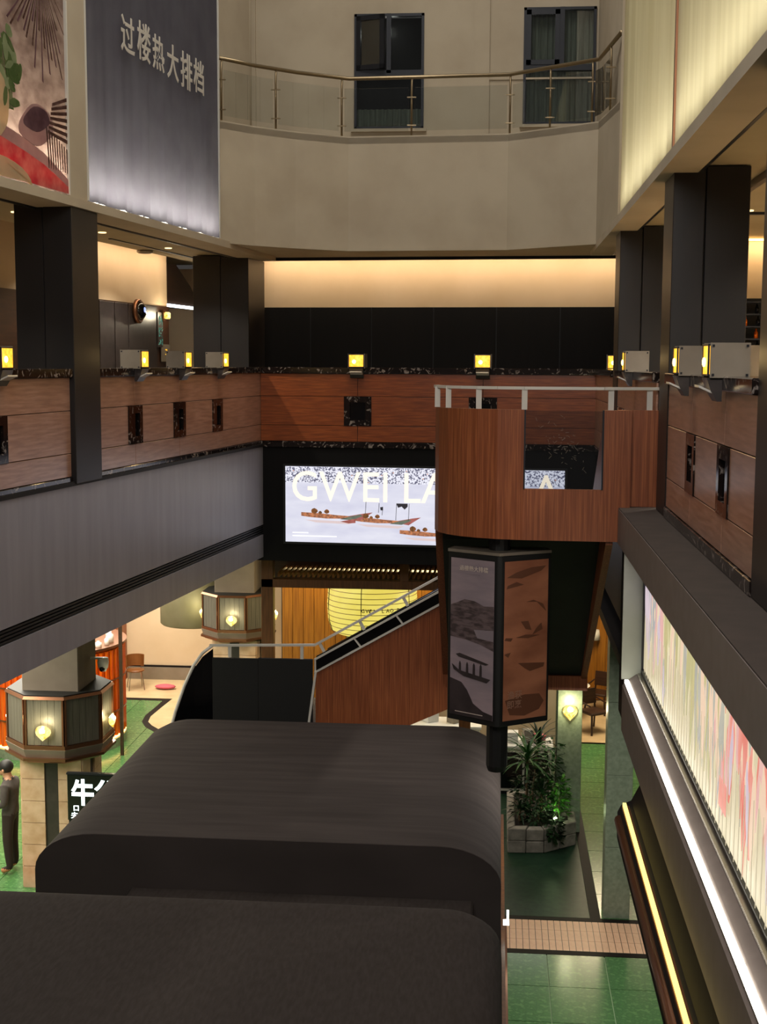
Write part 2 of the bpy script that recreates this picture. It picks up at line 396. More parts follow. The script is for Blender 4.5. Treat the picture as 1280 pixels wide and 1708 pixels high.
# ------------------------------------------------------------------ gallery floors, ceilings, inner walls
def slab(name, M, x0, x1, y0, y1, z0, z1, mat, label, cat): return put(struct(MB().box(x0, x1, y0, y1, z0, z1).build(name, mat), label, cat), M)
slab('floor_upper_left', FL, -4, 12.5, -3.6, -.24, 6.1, 6.32, 'floor_cream', 'upper gallery floor on the left', 'floor')
slab('floor_upper_right', FR, 4, 21.6, -4.5, -.24, 6.1, 6.30, 'floor_cream', 'upper gallery floor on the right', 'floor')
slab('floor_upper_back', FB, -.6, 6.6, -2.6, -.24, 6.1, 6.32, 'floor_cream', 'upper gallery floor at the back', 'floor')
slab('ceiling_left', FL, -4, 12.5, -1.70, -.42, 9.46, 9.55, 'ceiling_paint', 'painted ceiling of the left gallery', 'ceiling')
slab('ceiling_left_slot', FL, -4, 12.5, -3.6, -1.70, 9.60, 9.66, 'ceiling_paint', 'raised ceiling slot above the left cove light', 'ceiling')
slab('ceiling_back_slot', FB, -.9, 6.9, -1.75, -1.20, 9.62, 9.68, 'ceiling_paint', 'raised ceiling slot above the back cove light', 'ceiling')
slab('ceiling_right', FR, 4, 22, -4.5, -.24, 9.47, 9.56, 'ceiling_paint', 'painted ceiling of the right gallery', 'ceiling')
slab('ceiling_back', FB, -.9, 6.6, -1.20, -.95, 9.44, 9.54, 'ceiling_paint', 'painted ceiling strip of the back gallery', 'ceiling')
slab('trim_1', FL, -.6, 12.5, -.36, .10, 9.40, 9.50, 'plaster', 'cream beam edge under the left banners', 'beam')
slab('trim_2', FR, 4, 21.4, -.20, .13, 9.40, 9.50, 'plaster', 'cream beam edge under the glowing right panels', 'beam')
slab('trim_3', FL, -.6, 12.5, -.40, -.37, 9.38, 9.52, 'alu_dark', 'dark shadow gap along the left gallery ceiling', 'trim')
slab('trim_4', FR, 4, 21.4, -.235, -.205, 9.40, 9.52, 'alu_dark', 'dark shadow gap along the right gallery ceiling', 'trim')
# back gallery inner wall: cream above, black below
slab('wall_gallery_back', FB, -1.0, 6.9, -1.75, -1.60, 6.32, 9.60, 'plaster_warm', 'cream upper wall of the back gallery lit by a hidden strip', 'wall')
bp = struct(MB().box(-.9, 6.8, -1.6, -1.56, 6.32, 8.66).build('wall_panelling_back', 'black_matte'), 'black panelling on the lower back gallery wall'); put(bp, FB)
for i in range(7): MB().box(-.85+i*1.09, .22+i*1.09, -1.56, -1.545, 6.34, 8.655).build('panel', 'black_panel', bp)
cv = put(tag(MB().box(-.8, 6.7, -1.27, -1.23, 9.57, 9.59).build('cove_light', 'led_warm'), 'warm strip light hidden in the back gallery ceiling cove', 'strip light'), FB)
o = area('cove_back_lamp', (0,0,0), (7.2, .04), 44, (1, .84, .62)); o.matrix_world = FB @ Matrix.Translation((2.95, -1.25, 9.56)) @ Matrix.Rotation(math.radians(-24), 4, 'X')
# left gallery inner wall
slab('wall_gallery_left', FL, -1.25, 12.5, -2.25, -2.10, 6.32, 9.60, 'plaster_warm', 'cream inner wall of the left gallery', 'wall')
pn = put(struct(MB().box(-1.25, 12.5, -2.10, -2.07, 6.32, 8.66).build('wall_panelling_left', 'wood_dark'), 'dark wood panelling with tall doors in the left gallery'), FL)
for a, b in [(1.80, 2.4), (1.2, 1.76), (.64, 1.16), (-.62, .60)]:
    MB().box(a, b, -2.07, -2.05, 6.34, 8.64).build('panel', 'stone_dark', pn, bevel=.004)
o = area('cove_left_lamp', (0,0,0), (3.6, .05), 19, (1, .84, .62)); o.matrix_world = FL @ Matrix.Translation((.6, -1.75, 9.54)) @ Matrix.Rotation(math.radians(-25), 4, 'X')
put(tag(MB().box(-1.2, 2.6, -1.77, -1.73, 9.55, 9.57).build('cove_light', 'led_warm'), 'warm strip light along the left gallery ceiling edge', 'strip light'), FL)
slab('trim_5', FL, -.9, 3.0, -1.35, -1.30, 9.447, 9.458, 'alu_dark', 'dark linear slot in the left gallery ceiling', 'trim')
# porthole mirror, sconce, menu strip, notice in the left gallery
pt = put(empty('porthole_mirror', label='round black convex porthole with a blue glint on left gallery wall', cat='mirror'), FL @ Matrix.Translation((.28, -2.04, 8.53)))
q = MB(); q.lathe([(.0, .0), (.20, .0), (.20, .05), (.165, .075), (.15, .05), (.0, .05)], n=28)
q.v = [(x, z, y) for x, y, z in q.v]; q.build('rim', 'bronze', pt, True)
q = MB(); q.lathe([(.15*math.cos(a), .05+.10*math.sin(a)) for a in [i*math.pi/12 for i in range(7)]], n=24)
q.v = [(x, z, y) for x, y, z in q.v]; q.build('dome', 'black_gloss', pt, True)
q = MB(); q.ball((.02, .145, .02), .035, 10, (1, .4, 1.3)); em('glint_blue', '8a9cff', 2.0); q.build('lens', 'glint_blue', pt, True)  # blue glint put on the dome as a glowing blob, no real lens
def wall_sconce_small(M, loc, label):
    o = put(empty('wall_lamp', label=label, cat='wall lamp'), M @ Matrix.Translation(loc))
    MB().box(-.06, .06, -.02, .02, -.09, .09).build('back_plate', 'bronze', o)
    MB().box(-.07, .07, .03, .11, -.06, .06).build('shade', 'shell_amber', o, bevel=.02)
    MB().box(-.02, .02, .0, .05, -.01, .01).build('arm', 'bronze', o); return o
wall_sconce_small(FL, (-.90, -2.03, 8.50), 'small square glowing wall lamp beside the menu strip, left gallery')
point('gallery_lamp', FL @ Vector((-.9, -1.80, 8.5)), 14, (1, .85, .6))
ms = put(tag(MB().box(-.86, -.62, -2.05, -2.03, 7.95, 8.55).build('menu_strip', 'stone_dark'), 'narrow dark menu strip with green handwriting in left gallery', 'sign'), FL)
random.seed(8); hw_ = MB()
for k in range(34):
    x = -.83+.17*random.random(); z = 8.0+.5*random.random(); a = random.choice((0, 1.57, .7, 2.4)); l = random.uniform(.015, .04)
    hw_.bar((x-l*math.cos(a), -2.026, z-l*math.sin(a)), (x+l*math.cos(a), -2.026, z+l*math.sin(a)), .003, .009, (0, 1, 0))
hw_.build('handwriting', 'sign_green', ms)['kind'] = 'stuff'
nb = put(tag(MB().box(-1.20, -.80, -2.05, -2.03, 7.70, 8.0).build('notice_board', 'lamp_plate'), 'small beige notice board with yellow letters above the left parapet', 'sign'), FL)
mk = MB(); mk.box(-1.04, -.96, -2.03, -2.026, 7.90, 7.915); mk.box(-1.04, -1.025, -2.03, -2.026, 7.83, 7.90); mk.box(-1.06, -.96, -2.03, -2.026, 7.82, 7.835); mk.build('yellow_mark', 'pane_amber', nb)['kind'] = 'stuff'
# kitchen hood at the end of the left gallery
kh = put(empty('kitchen_hood', label='dark sloping kitchen hood with white light edge, left gallery end', cat='hood'), FL)
MB().prism([(-1.35, 8.72), (-3.3, 8.72), (-2.75, 9.1), (-2.0, 9.45), (-1.35, 9.45)], -2.9, -2.2, 'y').build('hood', 'wood_dark', kh)
MB().box(-3.3, -1.35, -2.2, -2.16, 8.68, 8.73).build('light_edge', 'led_cool', kh)
MB().box(-3.3, -1.3, -3.0, -2.9, 6.32, 8.7).build('back_panel', 'stone_dark', kh)
slab('wall_gallery_end', FL, -3.9, -3.7, -3.6, -1.0, 6.32, 9.5, 'plaster_warm', 'cream end wall of the left gallery beyond the hood', 'wall')
for k, (x, y, lb) in enumerate([(1.0, -1.6, 'flat white ceiling speaker in the left gallery'), (-1.9, -1.2, 'small round ceiling detector near the hood, left gallery')]):
    o = put(tag(MB().lathe([(0, 9.455), (.13, 9.455), (.13, 9.43), (.10, 9.41), (0, 9.405)], n=20).build('ceiling_detector', 'lamp_plate', None, True), lb, 'detector'), FL @ Matrix.Translation((x, y, 0)))
# right gallery inner walls
for yy, lb in ((10.0, 'added square wall lamp, unseen, on the right gallery inner wall, nearer one'), (15.0, 'added square wall lamp, unseen, on the right gallery inner wall, farther one')):  # unseen fixtures added to light the dark right gallery ceiling
    wall_sconce_small(FR, (yy, -4.44, 8.3), lb); point('gallery_lamp', (5.6, yy, 8.3), 45, (1, .84, .58))
slab('wall_gallery_right', FR, 4, 21.6, -4.6, -4.5, 6.3, 9.6, 'plaster_warm', 'cream inner wall of the right gallery', 'wall')
slab('wall_gallery_right_end', FR, 19.2, 19.35, -4.5, -.7, 6.3, 9.6, 'plaster_warm', 'cream cross wall at the end of the right gallery', 'wall')
o = area('cove_right_lamp', (3.6, 19.0, 9.42), (1.8, .05), 10, (1, .74, .42), (0, .5, -1))
tag(MB().box(2.6, 5.4, 19.10, 19.14, 9.42, 9.45).build('cove_light', 'led_warm'), 'warm strip light at the far end of the right gallery', 'strip light')
sh = empty('bottle_shelf', (0,0,0), 0, 'black open shelf rack at the end of the right gallery', 'shelf')
MB().box(3.30, 4.4, 19.05, 19.18, 7.7, 8.62).build('back_panel', 'black_matte', sh)
for i in range(6): MB().box(3.30, 4.4, 18.80, 19.05, 7.70+i*.17, 7.72+i*.17).build('shelf_board', 'alu_dark', sh)
MB().box(3.28, 3.31, 18.8, 19.2, 7.7, 8.65).build('side_panel', 'steel', sh)
for i in range(5):
    for j in range(5):
        b = MB(); b.lathe([(0, 0), (.028, 0), (.028, .08), (.012, .105), (.012, .135), (0, .135)], n=8)
        o = b.build('bottle', 'glass_orange' if (i+j) % 3 == 0 else 'black_gloss', None, True); o.location = (3.40+j*.17+.02*(i % 2), 18.92, 7.722+i*.17)
        tag(o, 'small bottle on the black rack, %s from its left end on the %s shelf up' % (('first','second','third','fourth','fifth')[j], ('lowest','second','third','fourth','top')[i]), 'bottle', 'bottles on the right gallery shelf rack')
tag(MB().box(3.10, 3.55, 17.6, 17.65, 7.3, 7.95).build('menu_board', 'lamp_plate'), 'beige upright board in the right gallery beside the near column', 'sign')
def downlight(p, z, power, label):
    o = tag(MB().lathe([(0, z), (.055, z), (.055, z-.012), (0, z-.012)], n=16).build('downlight', 'led_soft'), label, 'downlight', 'round ceiling downlights of the upper galleries'); o.location = (p[0], p[1], 0)
    l = bpy.data.lights.new('downlight_lamp', 'SPOT'); l.energy = power; l.color = (1, .92, .78); l.spot_size = math.radians(125); l.spot_blend = .6; l.shadow_soft_size = .05
    q = bpy.data.objects.new('downlight_lamp', l); COL.objects.link(q); q.location = (p[0], p[1], z-.03)
for i, y in enumerate((14.2, 13.4, 15.8, 11.0, 8.5, 17.6)):  # later entries are added, to bounce light up from the floor
    downlight((2.85+.1*(i % 2), y), 9.468, 210, 'small round downlight in the right gallery ceiling, %s from the viewer' % ('fourth', 'third', 'fifth', 'second', 'an added one, nearest', 'an added one, farthest')[i])
for i, u in enumerate((1.4, 3.9, 6.4, 9.4)):  # added downlights, bouncing light off the pale floor onto the ceiling
    p = FL @ Vector((u, -1.05, 0)); downlight(p, 9.458, 230, 'added small round downlight in the left gallery ceiling, %s from the back corner' % ('first', 'second', 'third', 'fourth')[i])
slab('trim_6', FR, 4, 19.2, -.92, -.86, 9.40, 9.47, 'wood_dark', 'dark ceiling batten in the right gallery', 'trim')
slab('trim_7', FR, 16.0, 16.1, -4.4, -1.0, 9.44, 9.47, 'alu_dark', 'dark cross batten in the right gallery ceiling', 'trim')
# ------------------------------------------------------------------ curved balcony above the back gallery
def smooth_plan():
    pts = [(-4.23, 19.70), (-3.75, 20.30), (-3.20, 20.80), (-2.43, 21.32), (.10, 21.17), (1.42, 20.20), (1.60, 18.6), (1.62, 16.6)]
    return pts
PLAN = smooth_plan()
def strip(m, pts, z0, z1, th, zslope=None):
    n = len(pts)
    for i in range(n-1):
        (xa, ya), (xb, yb) = pts[i], pts[i+1]
        m.add([(xa,ya,z0),(xb,yb,z0),(xb,yb,z1),(xa,ya,z1),(xa,ya+th,z0),(xb,yb+th,z0),(xb,yb+th,z1),(xa,ya+th,z1)],
              [(0,1,2,3),(5,4,7,6),(3,2,6,7),(1,0,4,5),(0,3,7,4),(1,5,6,2)])
bal = struct(empty('wall_balcony'), 'cream faceted balcony front curving across the back of the atrium')
for i, (a, b) in enumerate([(0, 3), (3, 4), (4, 5), (5, 7)]):
    m = MB(); strip(m, PLAN[a:b+1], 9.50, 11.26, .12); m.build('facet', 'plaster', bal)
m = MB(); m.prism([(-4.6,19.4)]+PLAN+[(2.4,16.6),(2.4,23.6),(-5.2,23.6),(-5.2,19.4)], 11.14, 11.24); m.build('deck', 'plaster', bal)
m = MB(); m.prism([(-4.6,19.5)]+[(x, y-.03) for x, y in PLAN[:6]]+[(1.9,20.2),(2.2,22.25),(-4.6,22.6)], 9.47, 9.52); m.build('soffit', 'plaster', bal)
slab('trim_8', FB, -.6, 6.4, -.95, -.90, 9.42, 9.50, 'alu_dark', 'dark shadow line between balcony soffit and back gallery ceiling', 'trim')
# handrail with glass
rl = empty('balcony_railing', (0,0,0), 0, 'brass railing with glass panes along the curved balcony edge', 'railing')
RP = [(x, y+.10) for x, y in PLAN]
m = MB(); m.tube([(x, y, 12.17) for x, y in RP[:7]], .03, 10); m.build('handrail', 'rail_brass', rl, True)
def on_plan(t):
    acc = 0; segs = []
    for i in range(6): segs.append((math.dist(RP[i], RP[i+1]), RP[i], RP[i+1]))
    for l, a, b in segs:
        if t <= acc+l: k = (t-acc)/l; return (a[0]+(b[0]-a[0])*k, a[1]+(b[1]-a[1])*k)
        acc += l
    return RP[6]
ts = [.12, 1.15, 2.32, 3.45, 5.0, 5.75, 6.50, 7.5]
for t in ts:
    x, y = on_plan(t); m = MB()
    m.tube([(x, y-.06, 11.26), (x, y-.06, 11.95), (x, y-.03, 12.08), (x, y, 12.16)], .016, 6)
    p = m.build('post', 'rail_brass', rl, True)
    c = MB()
    for z in (11.42, 11.85): c.box(x-.07, x+.07, y-.075, y-.045, z-.008, z+.008)
    c.build('clips', 'rail_brass', p)['kind'] = 'stuff'
for a, b in zip(ts[:-1], ts[1:]):
    m = MB(); n = 4; pp = [on_plan(a+.05+(b-a-.1)*i/n) for i in range(n+1)]
    strip(m, [(x, y-.06) for x, y in pp], 11.34, 12.0, .008); m.build('glass_pane', 'glass_clear', rl)
# facade behind the balcony
fc = struct(MB().box(-6, 4.0, 23.5, 23.7, 11.2, 16.5).build('wall_facade', 'plaster'), 'cream rendered facade above the balcony with two windows')
import bmesh
fc.data.clear_geometry()
holes = [(-2.57, -1.36, 11.74, 13.68), (.35, 1.58, 11.79, 13.74)]
m = MB(); xs = [-6, -2.57, -1.36, .35, 1.58, 4.0]
for i in range(5):
    x0, x1 = xs[i], xs[i+1]
    if i in (1, 3):
        h = holes[i//2]; m.box(x0, x1, 23.5, 23.7, 11.2, h[2]); m.box(x0, x1, 23.5, 23.7, h[3], 16.5)
    else: m.box(x0, x1, 23.5, 23.7, 11.2, 16.5)
fc.data.from_pydata(m.v, [], m.f); fc.data.update()
for x0, x1 in [(-4.62, -4.50), (-4.47, -4.30), (-.50, -.23)]: MB().box(x0, x1, 23.44, 23.5, 11.2, 16.5).build('pilaster', 'plaster', fc)
MB().box(-.50, 4, 23.47, 23.5, 12.55, 12.58).build('string_course', 'plaster', fc)
m = MB(); m.tube([(-4.40, 23.40, 11.2), (-4.40, 23.40, 16)], .035, 8); m.build('drain_pipe', 'plaster', fc, True)
wl = struct(MB().box(1.62, 1.9, 16.6, 23.5, 11.2, 16.5).build('wall_upper_right', 'plaster'), 'upper right side wall beyond the lit panels')
wl = struct(MB().box(-5.0, -4.75, 19.9, 23.5, 11.2, 16.5).build('wall_upper_left', 'plaster'), 'upper left side wall behind the banner end')
def window(n, h, xm, open_sash, label):
    x0, x1, z0, z1 = h; zt = z0+(z1-z0)*.485
    w = struct(empty('window_%d' % n), label, 'window')
    f = MB(); t = .045
    f.box(x0, x1, 23.46, 23.56, z0, z0+t); f.box(x0, x1, 23.46, 23.56, z1-t, z1); f.box(x0, x0+t, 23.46, 23.56, z0, z1); f.box(x1-t, x1, 23.46, 23.56, z0, z1)
    f.box(x0, x1, 23.45, 23.56, zt-.05, zt+.05); f.box(xm-.04, xm+.04, 23.45, 23.56, zt, z1)
    f.build('window_frame', 'alu_dark', w)
    sx0, sx1 = x0+t, xm-.04; s = empty('sash'); s.parent = w; s.location = (sx0, 23.46, 0); s.rotation_euler = (0, 0, -.30 if open_sash else 0)
    wd = sx1-sx0; f = MB(); e = .08
    f.box(0, wd, -.03, .02, zt+.05, zt+.05+e); f.box(0, wd, -.03, .02, z1-t-e, z1-t); f.box(0, e, -.03, .02, zt+.05, z1-t); f.box(wd-e, wd, -.03, .02, zt+.05, z1-t)
    sf = f.build('sash_frame', 'alu_dark', w); sf.location = s.location; sf.rotation_euler = s.rotation_euler
    gp = MB().box(e, wd-e, -.008, 0, zt+.05+e, z1-t-e).build('pane', 'glass_window', w); gp.location = s.location; gp.rotation_euler = s.rotation_euler
    bpy.data.objects.remove(s)
    MB().box(xm+.04, x1-t, 23.51, 23.518, zt+.05, z1-t).build('pane', 'glass_window', w)
    MB().box(x0+t, x1-t, 23.51, 23.518, z0+t, zt-.05).build('pane', 'glass_window', w)
    MB().box(x0-.05, x1+.05, 23.40, 23.52, z0-.05, z0).build('window_sill', 'plaster', w)
    c = MB(); nn = 40
    for i in range(nn):
        a = x0+(x1-x0)*i/nn; b = x0+(x1-x0)*(i+1)/nn; ya = 23.72+.03*math.sin(i*1.9); yb = 23.72+.03*math.sin((i+1)*1.9)
        zc = z0; zh = z1 if n == 2 else z0+.38
        c.add([(a,ya,zc),(b,yb,zc),(b,yb,zh),(a,ya,zh)], [(0,1,2,3)])
    c.build('curtain', 'curtain_grey', w, True)
    MB().box(x0-.1, x1+.1, 24.2, 24.25, z0-.1, z1+.1).build('dark_room', 'room_dark', w)
    point('curtain_fill', ((x0+x1)/2, 23.95, z1-.2), 1.6, (1, .95, .85), .1); return w  # unseen fill added to brighten the curtain
window(1, holes[0], -1.97, True, 'dark framed window with one open sash above the balcony, left of two')
window(2, holes[1], 1.00, False, 'dark framed window with grey curtain above the balcony, right of two')
# ------------------------------------------------------------------ left banners (backlit fabric)
def banner_box(name, x0, x1, z0, z1, mat, label, cat, fold):
    o = put(empty(name, label=label, cat=cat), FL)
    m = MB(); nx, nz = 60, 30
    def Y(x, z):
        k = math.exp(-(z-z0)/.9); return .03+fold*(.018*math.sin(x*9.0)+.014*math.sin(x*23+1.3)+.01*math.sin(x*41+z))*(.25+k)
    vs = [(x0+(x1-x0)*i/nx, Y(x0+(x1-x0)*i/nx, z0+(z1-z0)*j/nz), z0+(z1-z0)*j/nz) for j in range(nz+1) for i in range(nx+1)]
    fs = [(j*(nx+1)+i, j*(nx+1)+i+1, (j+1)*(nx+1)+i+1, (j+1)*(nx+1)+i) for j in range(nz) for i in range(nx)]
    m.add(vs, fs); m.build('fabric', mat, o, True, recalc=False)
    for q in (x0-.03, x1): MB().box(q, q+.03, -.28, .06, z0, z1).build('edge_frame', 'steel_pale', o)
    MB().box(x0-.03, x1+.03, -.30, -.28, z0, z1).build('back_board', 'white_paint', o)
    MB().box(x0, x1, -.20, -.16, z0, z0+.03).build('light_strip', 'led_cool', o)
    return o
sheet('banner_navy', '6a6870', '625f68', 2, trans=.5)
sheet('banner_food', 'a8948a', '86726a', 3.5, (1, 1, 1.6), .5, .40, .62)
sheet('print_white', 'e6e0d6', trans=.45)
sheet('print_leaf', '7c8c5c', '5f7446', 5, trans=.55)
sheet('print_red', 'c84a52', 'd88a80', 5, trans=.5)
sheet('print_cream', 'e4d2b0', 'd6bf9a', 3, trans=.6)
sheet('print_brown', '7c6058', '5e443c', 7, (1, 1, 4), trans=.55)
sheet('print_pink', 'c0a09c', 'b08e8c', 5, trans=.5)
sheet('print_leaf_pale', 'a4ae86', '8c9a70', 5, trans=.5)
sheet('print_purple', '8a6a70', '6c4e54', 5, trans=.55)
bn = banner_box('banner', 2.18, 6.78, 9.52, 14.2, 'banner_navy', 'dark slate fabric banner with six white brush characters, upper left', 'banner', 1)
chars = '过楼热大排档'
for i, c in enumerate(chars):
    text('lettering', c, 'print_white', bn, (5.84-i*.505, .085, 11.40+random.uniform(-.03, .03)), (-1,0,0), (0,0,1), .45+random.uniform(-.02,.03), .92, .010, .003)
o = area('banner_lamp', (0,0,0), (4.5, .06), 84, (1, .95, .82)); o.matrix_world = FL @ Matrix.Translation((4.48, -.18, 9.56)) @ Matrix.Rotation(math.radians(180-7), 4, 'X')
fb = banner_box('food_poster', 7.30, 12.2, 9.52, 14.2, 'banner_food', 'backlit poster of mushrooms, green herbs and red sauce, upper left corner', 'poster', .2)
o = area('poster_lamp', (0,0,0), (4.8, .06), 90, (1, .88, .72)); o.matrix_world = FL @ Matrix.Translation((9.75, -.16, 9.60)) @ Matrix.Rotation(math.radians(180-16), 4, 'X')
def blob(name, mat, pts, y, par):
    n = len(pts); m = MB(); m.prism(pts, y, y+.004, 'y'); return m.build(name, mat, par)
def oval(cx, cz, rx, rz, n=22, rot=0, wob=.08):
    return [(cx+rx*math.cos(a)*math.cos(rot)*(1+wob*math.sin(3*a+cx*5))-rz*math.sin(a)*math.sin(rot), cz+rx*math.cos(a)*math.sin(rot)+rz*math.sin(a)*math.cos(rot)*(1+wob*math.cos(4*a))) for a in [2*math.pi*i/n for i in range(n)]]
Yp = .055
blob('print_red_sauce', 'print_red', [(7.32, 9.53), (9.4, 9.53), (9.4, 9.95), (8.8, 9.90), (8.3, 9.83), (7.9, 9.76), (7.6, 9.68), (7.32, 9.60)], Yp, fb)
blob('print_pink_edge', 'print_pink', [(9.4, 9.95), (8.8, 9.90), (8.3, 9.83), (7.9, 9.76), (7.6, 9.68), (7.32, 9.60), (7.32, 9.68), (7.6, 9.78), (7.9, 9.88), (8.3, 9.96), (8.8, 10.03), (9.4, 10.06)], Yp, fb)
blob('print_bowl', 'print_cream', oval(8.95, 9.50, .75, .22, 24, 0, .0)[:13]+[(8.2, 9.53)], Yp+.006, fb)
blob('print_cup', 'print_cream', oval(9.0, 10.22, .36, .34, 22), Yp+.008, fb)
blob('print_tray', 'print_pink', oval(8.05, 10.14, .40, .20, 22, -.2), Yp+.002, fb)
blob('print_tray_inner', 'print_purple', oval(8.05, 10.20, .30, .12, 22, -.2), Yp+.004, fb)
for i in range(9): blob('print_stalk', 'print_brown', [(7.34+i*.055, 9.74+.01*i), (7.355+i*.055, 9.74), (7.365+i*.06, 10.0+.02*i), (7.345+i*.06, 10.0+.02*i)], Yp+.006, fb)
for i in range(7): blob('print_slat', 'print_brown', [(7.33, 10.06+i*.075), (7.80-.02*i, 10.10+i*.05), (7.80-.02*i, 10.13+i*.05), (7.33, 10.10+i*.075)], Yp+.003, fb)
random.seed(21)
for k in range(26):
    a = random.uniform(0, 6.28); cx = 8.62+.28*random.random()*math.cos(a); cz = 10.62+.42*random.random()*math.sin(a)
    blob('print_herb', 'print_leaf' if k % 3 else 'print_leaf_pale', oval(cx, cz, random.uniform(.06, .13), random.uniform(.03, .06), 12, random.uniform(0, 3.1), .15), Yp+.003+.0003*k, fb)
for k in range(6): blob('print_stem', 'print_leaf', [(8.55+k*.03, 10.2), (8.57+k*.03, 10.2), (8.68+k*.05, 10.9), (8.66+k*.05, 10.9)], Yp+.002, fb)
for i in range(34):
    a = 1.0+i*.085; r0 = random.uniform(.10, .3); r1 = random.uniform(.6, 1.15); cx, cz = 7.9, 11.75
    if cx+r1*math.cos(a+2) < 7.36: continue
    blob('print_gill', 'print_brown' if i % 2 else 'print_purple', [(cx+r0*math.cos(a+2), cz+r0*math.sin(a+2)), (cx+r1*math.cos(a+2)-.012, cz+r1*math.sin(a+2)), (cx+r1*math.cos(a+2)+.012, cz+r1*math.sin(a+2)+.012)], Yp+.001, fb)
slab('trim_9', FL, 6.81, 7.27, -.2, .05, 9.5, 14.2, 'plaster', 'plain cream strip between banner and food poster', 'wall')
slab('wall_upper_fascia_left', FL, -.5, 12.5, -.5, -.31, 9.5, 14.6, 'plaster', 'upper left wall behind the banners', 'wall')
# ------------------------------------------------------------------ right glowing panels
sheet('panel_glow', 'd8cfae', 'cdc3a0', 2.2, (3, 3, .15), .6)
rp = put(empty('fabric_lightbox', label='tall glowing cream fabric light panels, upper right wall', cat='light panel'), FR)
for x0, x1 in [(11.58, 16.55), (5.0, 11.52)]:
    m = MB(); nx = 70; nz = 20; fold = 1 if x0 > 11 else .35
    vs = [(x0+(x1-x0)*i/nx, .10+fold*(.012*math.sin((x0+(x1-x0)*i/nx)*6.5)+.010*math.sin((x0+(x1-x0)*i/nx)*17+.7))*(1.2-j/nz), 9.51+4.8*j/nz) for j in range(nz+1) for i in range(nx+1)]
    m.add(vs, [(j*(nx+1)+i, j*(nx+1)+i+1, (j+1)*(nx+1)+i+1, (j+1)*(nx+1)+i) for j in range(nz) for i in range(nx)])
    m.build('fabric', 'panel_glow', rp, True, recalc=False)
MB().box(11.52, 11.58, -.1, .12, 9.5, 14.3).build('joint_strip', 'bronze', rp); MB().box(16.55, 16.6, -.3, .13, 9.5, 14.3).build('edge_frame', 'plaster', rp)
MB().box(4.9, 16.6, -.34, -.32, 9.5, 14.3).build('back_board', 'white_paint', rp)
MB().box(5, 16.5, -.25, -.21, 9.5, 9.53).build('light_strip', 'led_white', rp)
o = area('panel_lamp_low', (0,0,0), (11.3, .06), 46, (1, .97, .85)); o.matrix_world = FR @ Matrix.Translation((10.8, -.18, 9.60)) @ Matrix.Rotation(math.radians(180-18), 4, 'X')
o = area('panel_lamp_back', (0,0,0), (11.0, 4.2), 33, (1, .97, .86)); o.matrix_world = FR @ Matrix.Translation((10.8, -.30, 11.9)) @ Matrix.Rotation(math.radians(90), 4, 'X')
# ------------------------------------------------------------------ left grey fascia below the gallery
lf = put(struct(MB().box(-.2, 12.5, -.16, .03, 4.99, 6.33).build('wall_fascia_left', 'grey_panel'), 'smooth grey fascia panel below the left parapet'), FL)
MB().box(-.2, 12.5, -.16, .03, 4.44, 4.82).build('lower_fascia', 'grey_panel', lf)
MB().box(-.2, 12.5, -.16, -.02, 4.82, 4.99).build('grille_recess', 'black_matte', lf)
for i in range(4): MB().box(-.2, 12.5, -.02, .022, 4.835+i*.038, 4.857+i*.038).build('grille_bar', 'dark_grille', lf)
MB().box(-.2, 12.5, -.16, .045, 6.30, 6.345).build('top_edge', 'black_matte', lf)
slab('ceiling_ground_left', FL, -12, 12.5, -8, -.17, 4.42, 4.62, 'ceiling_paint', 'ground floor ceiling under the left gallery', 'ceiling')
# ------------------------------------------------------------------ back dark wall with the screen
bw = put(struct(MB().box(-.6, 6.4, -.28, -.02, 4.38, 6.42).build('wall_back_lower', 'black_panel'), 'black wall under the back parapet carrying the bright screen'), FB)
scn = put(empty('display_screen', label='bright wide display screen showing boats on water under large cream letters', cat='screen'), FB)
sx = lambda x: 6.2-x     # metres from the back left corner -> frame x
def sbox(name, mat, x0, x1, z0, z1, y, th=.004, par=None): return MB().box(sx(x1), sx(x0), y, y+th, z0, z1).build(name, mat, par or scn)
MB().box(sx(5.08), sx(.39), -.016, .035, 4.68, 6.02).build('casing', 'black_matte', scn)
sbox('image', 'screen_sky', .43, 5.04, 4.72, 5.985, .035)
sbox('shore_band', 'screen_speck', .43, 5.04, 5.72, 5.98, .040)
random.seed(3)
for i in range(26):
    a = .5+random.random()*4.4; z = 5.72+random.random()*.22; sbox('speck', 'screen_speck_warm', a, a+.02, z, z+.015, .042, .003)
text('lettering', 'GWEI LAO', 'screen_letter', scn, (sx(.55), .050, 5.41), (-1,0,0), (0,0,1), .50, .93, 0, .002)
text('lettering', 'A', 'screen_letter', scn, (sx(4.52), .050, 5.41), (-1,0,0), (0,0,1), .50, .93, 0, .002)
def spoly(name, mat, pts, y=.046): return MB().prism([(sx(a), b) for a, b in pts], y, y+.003, 'y').build(name, mat, scn)
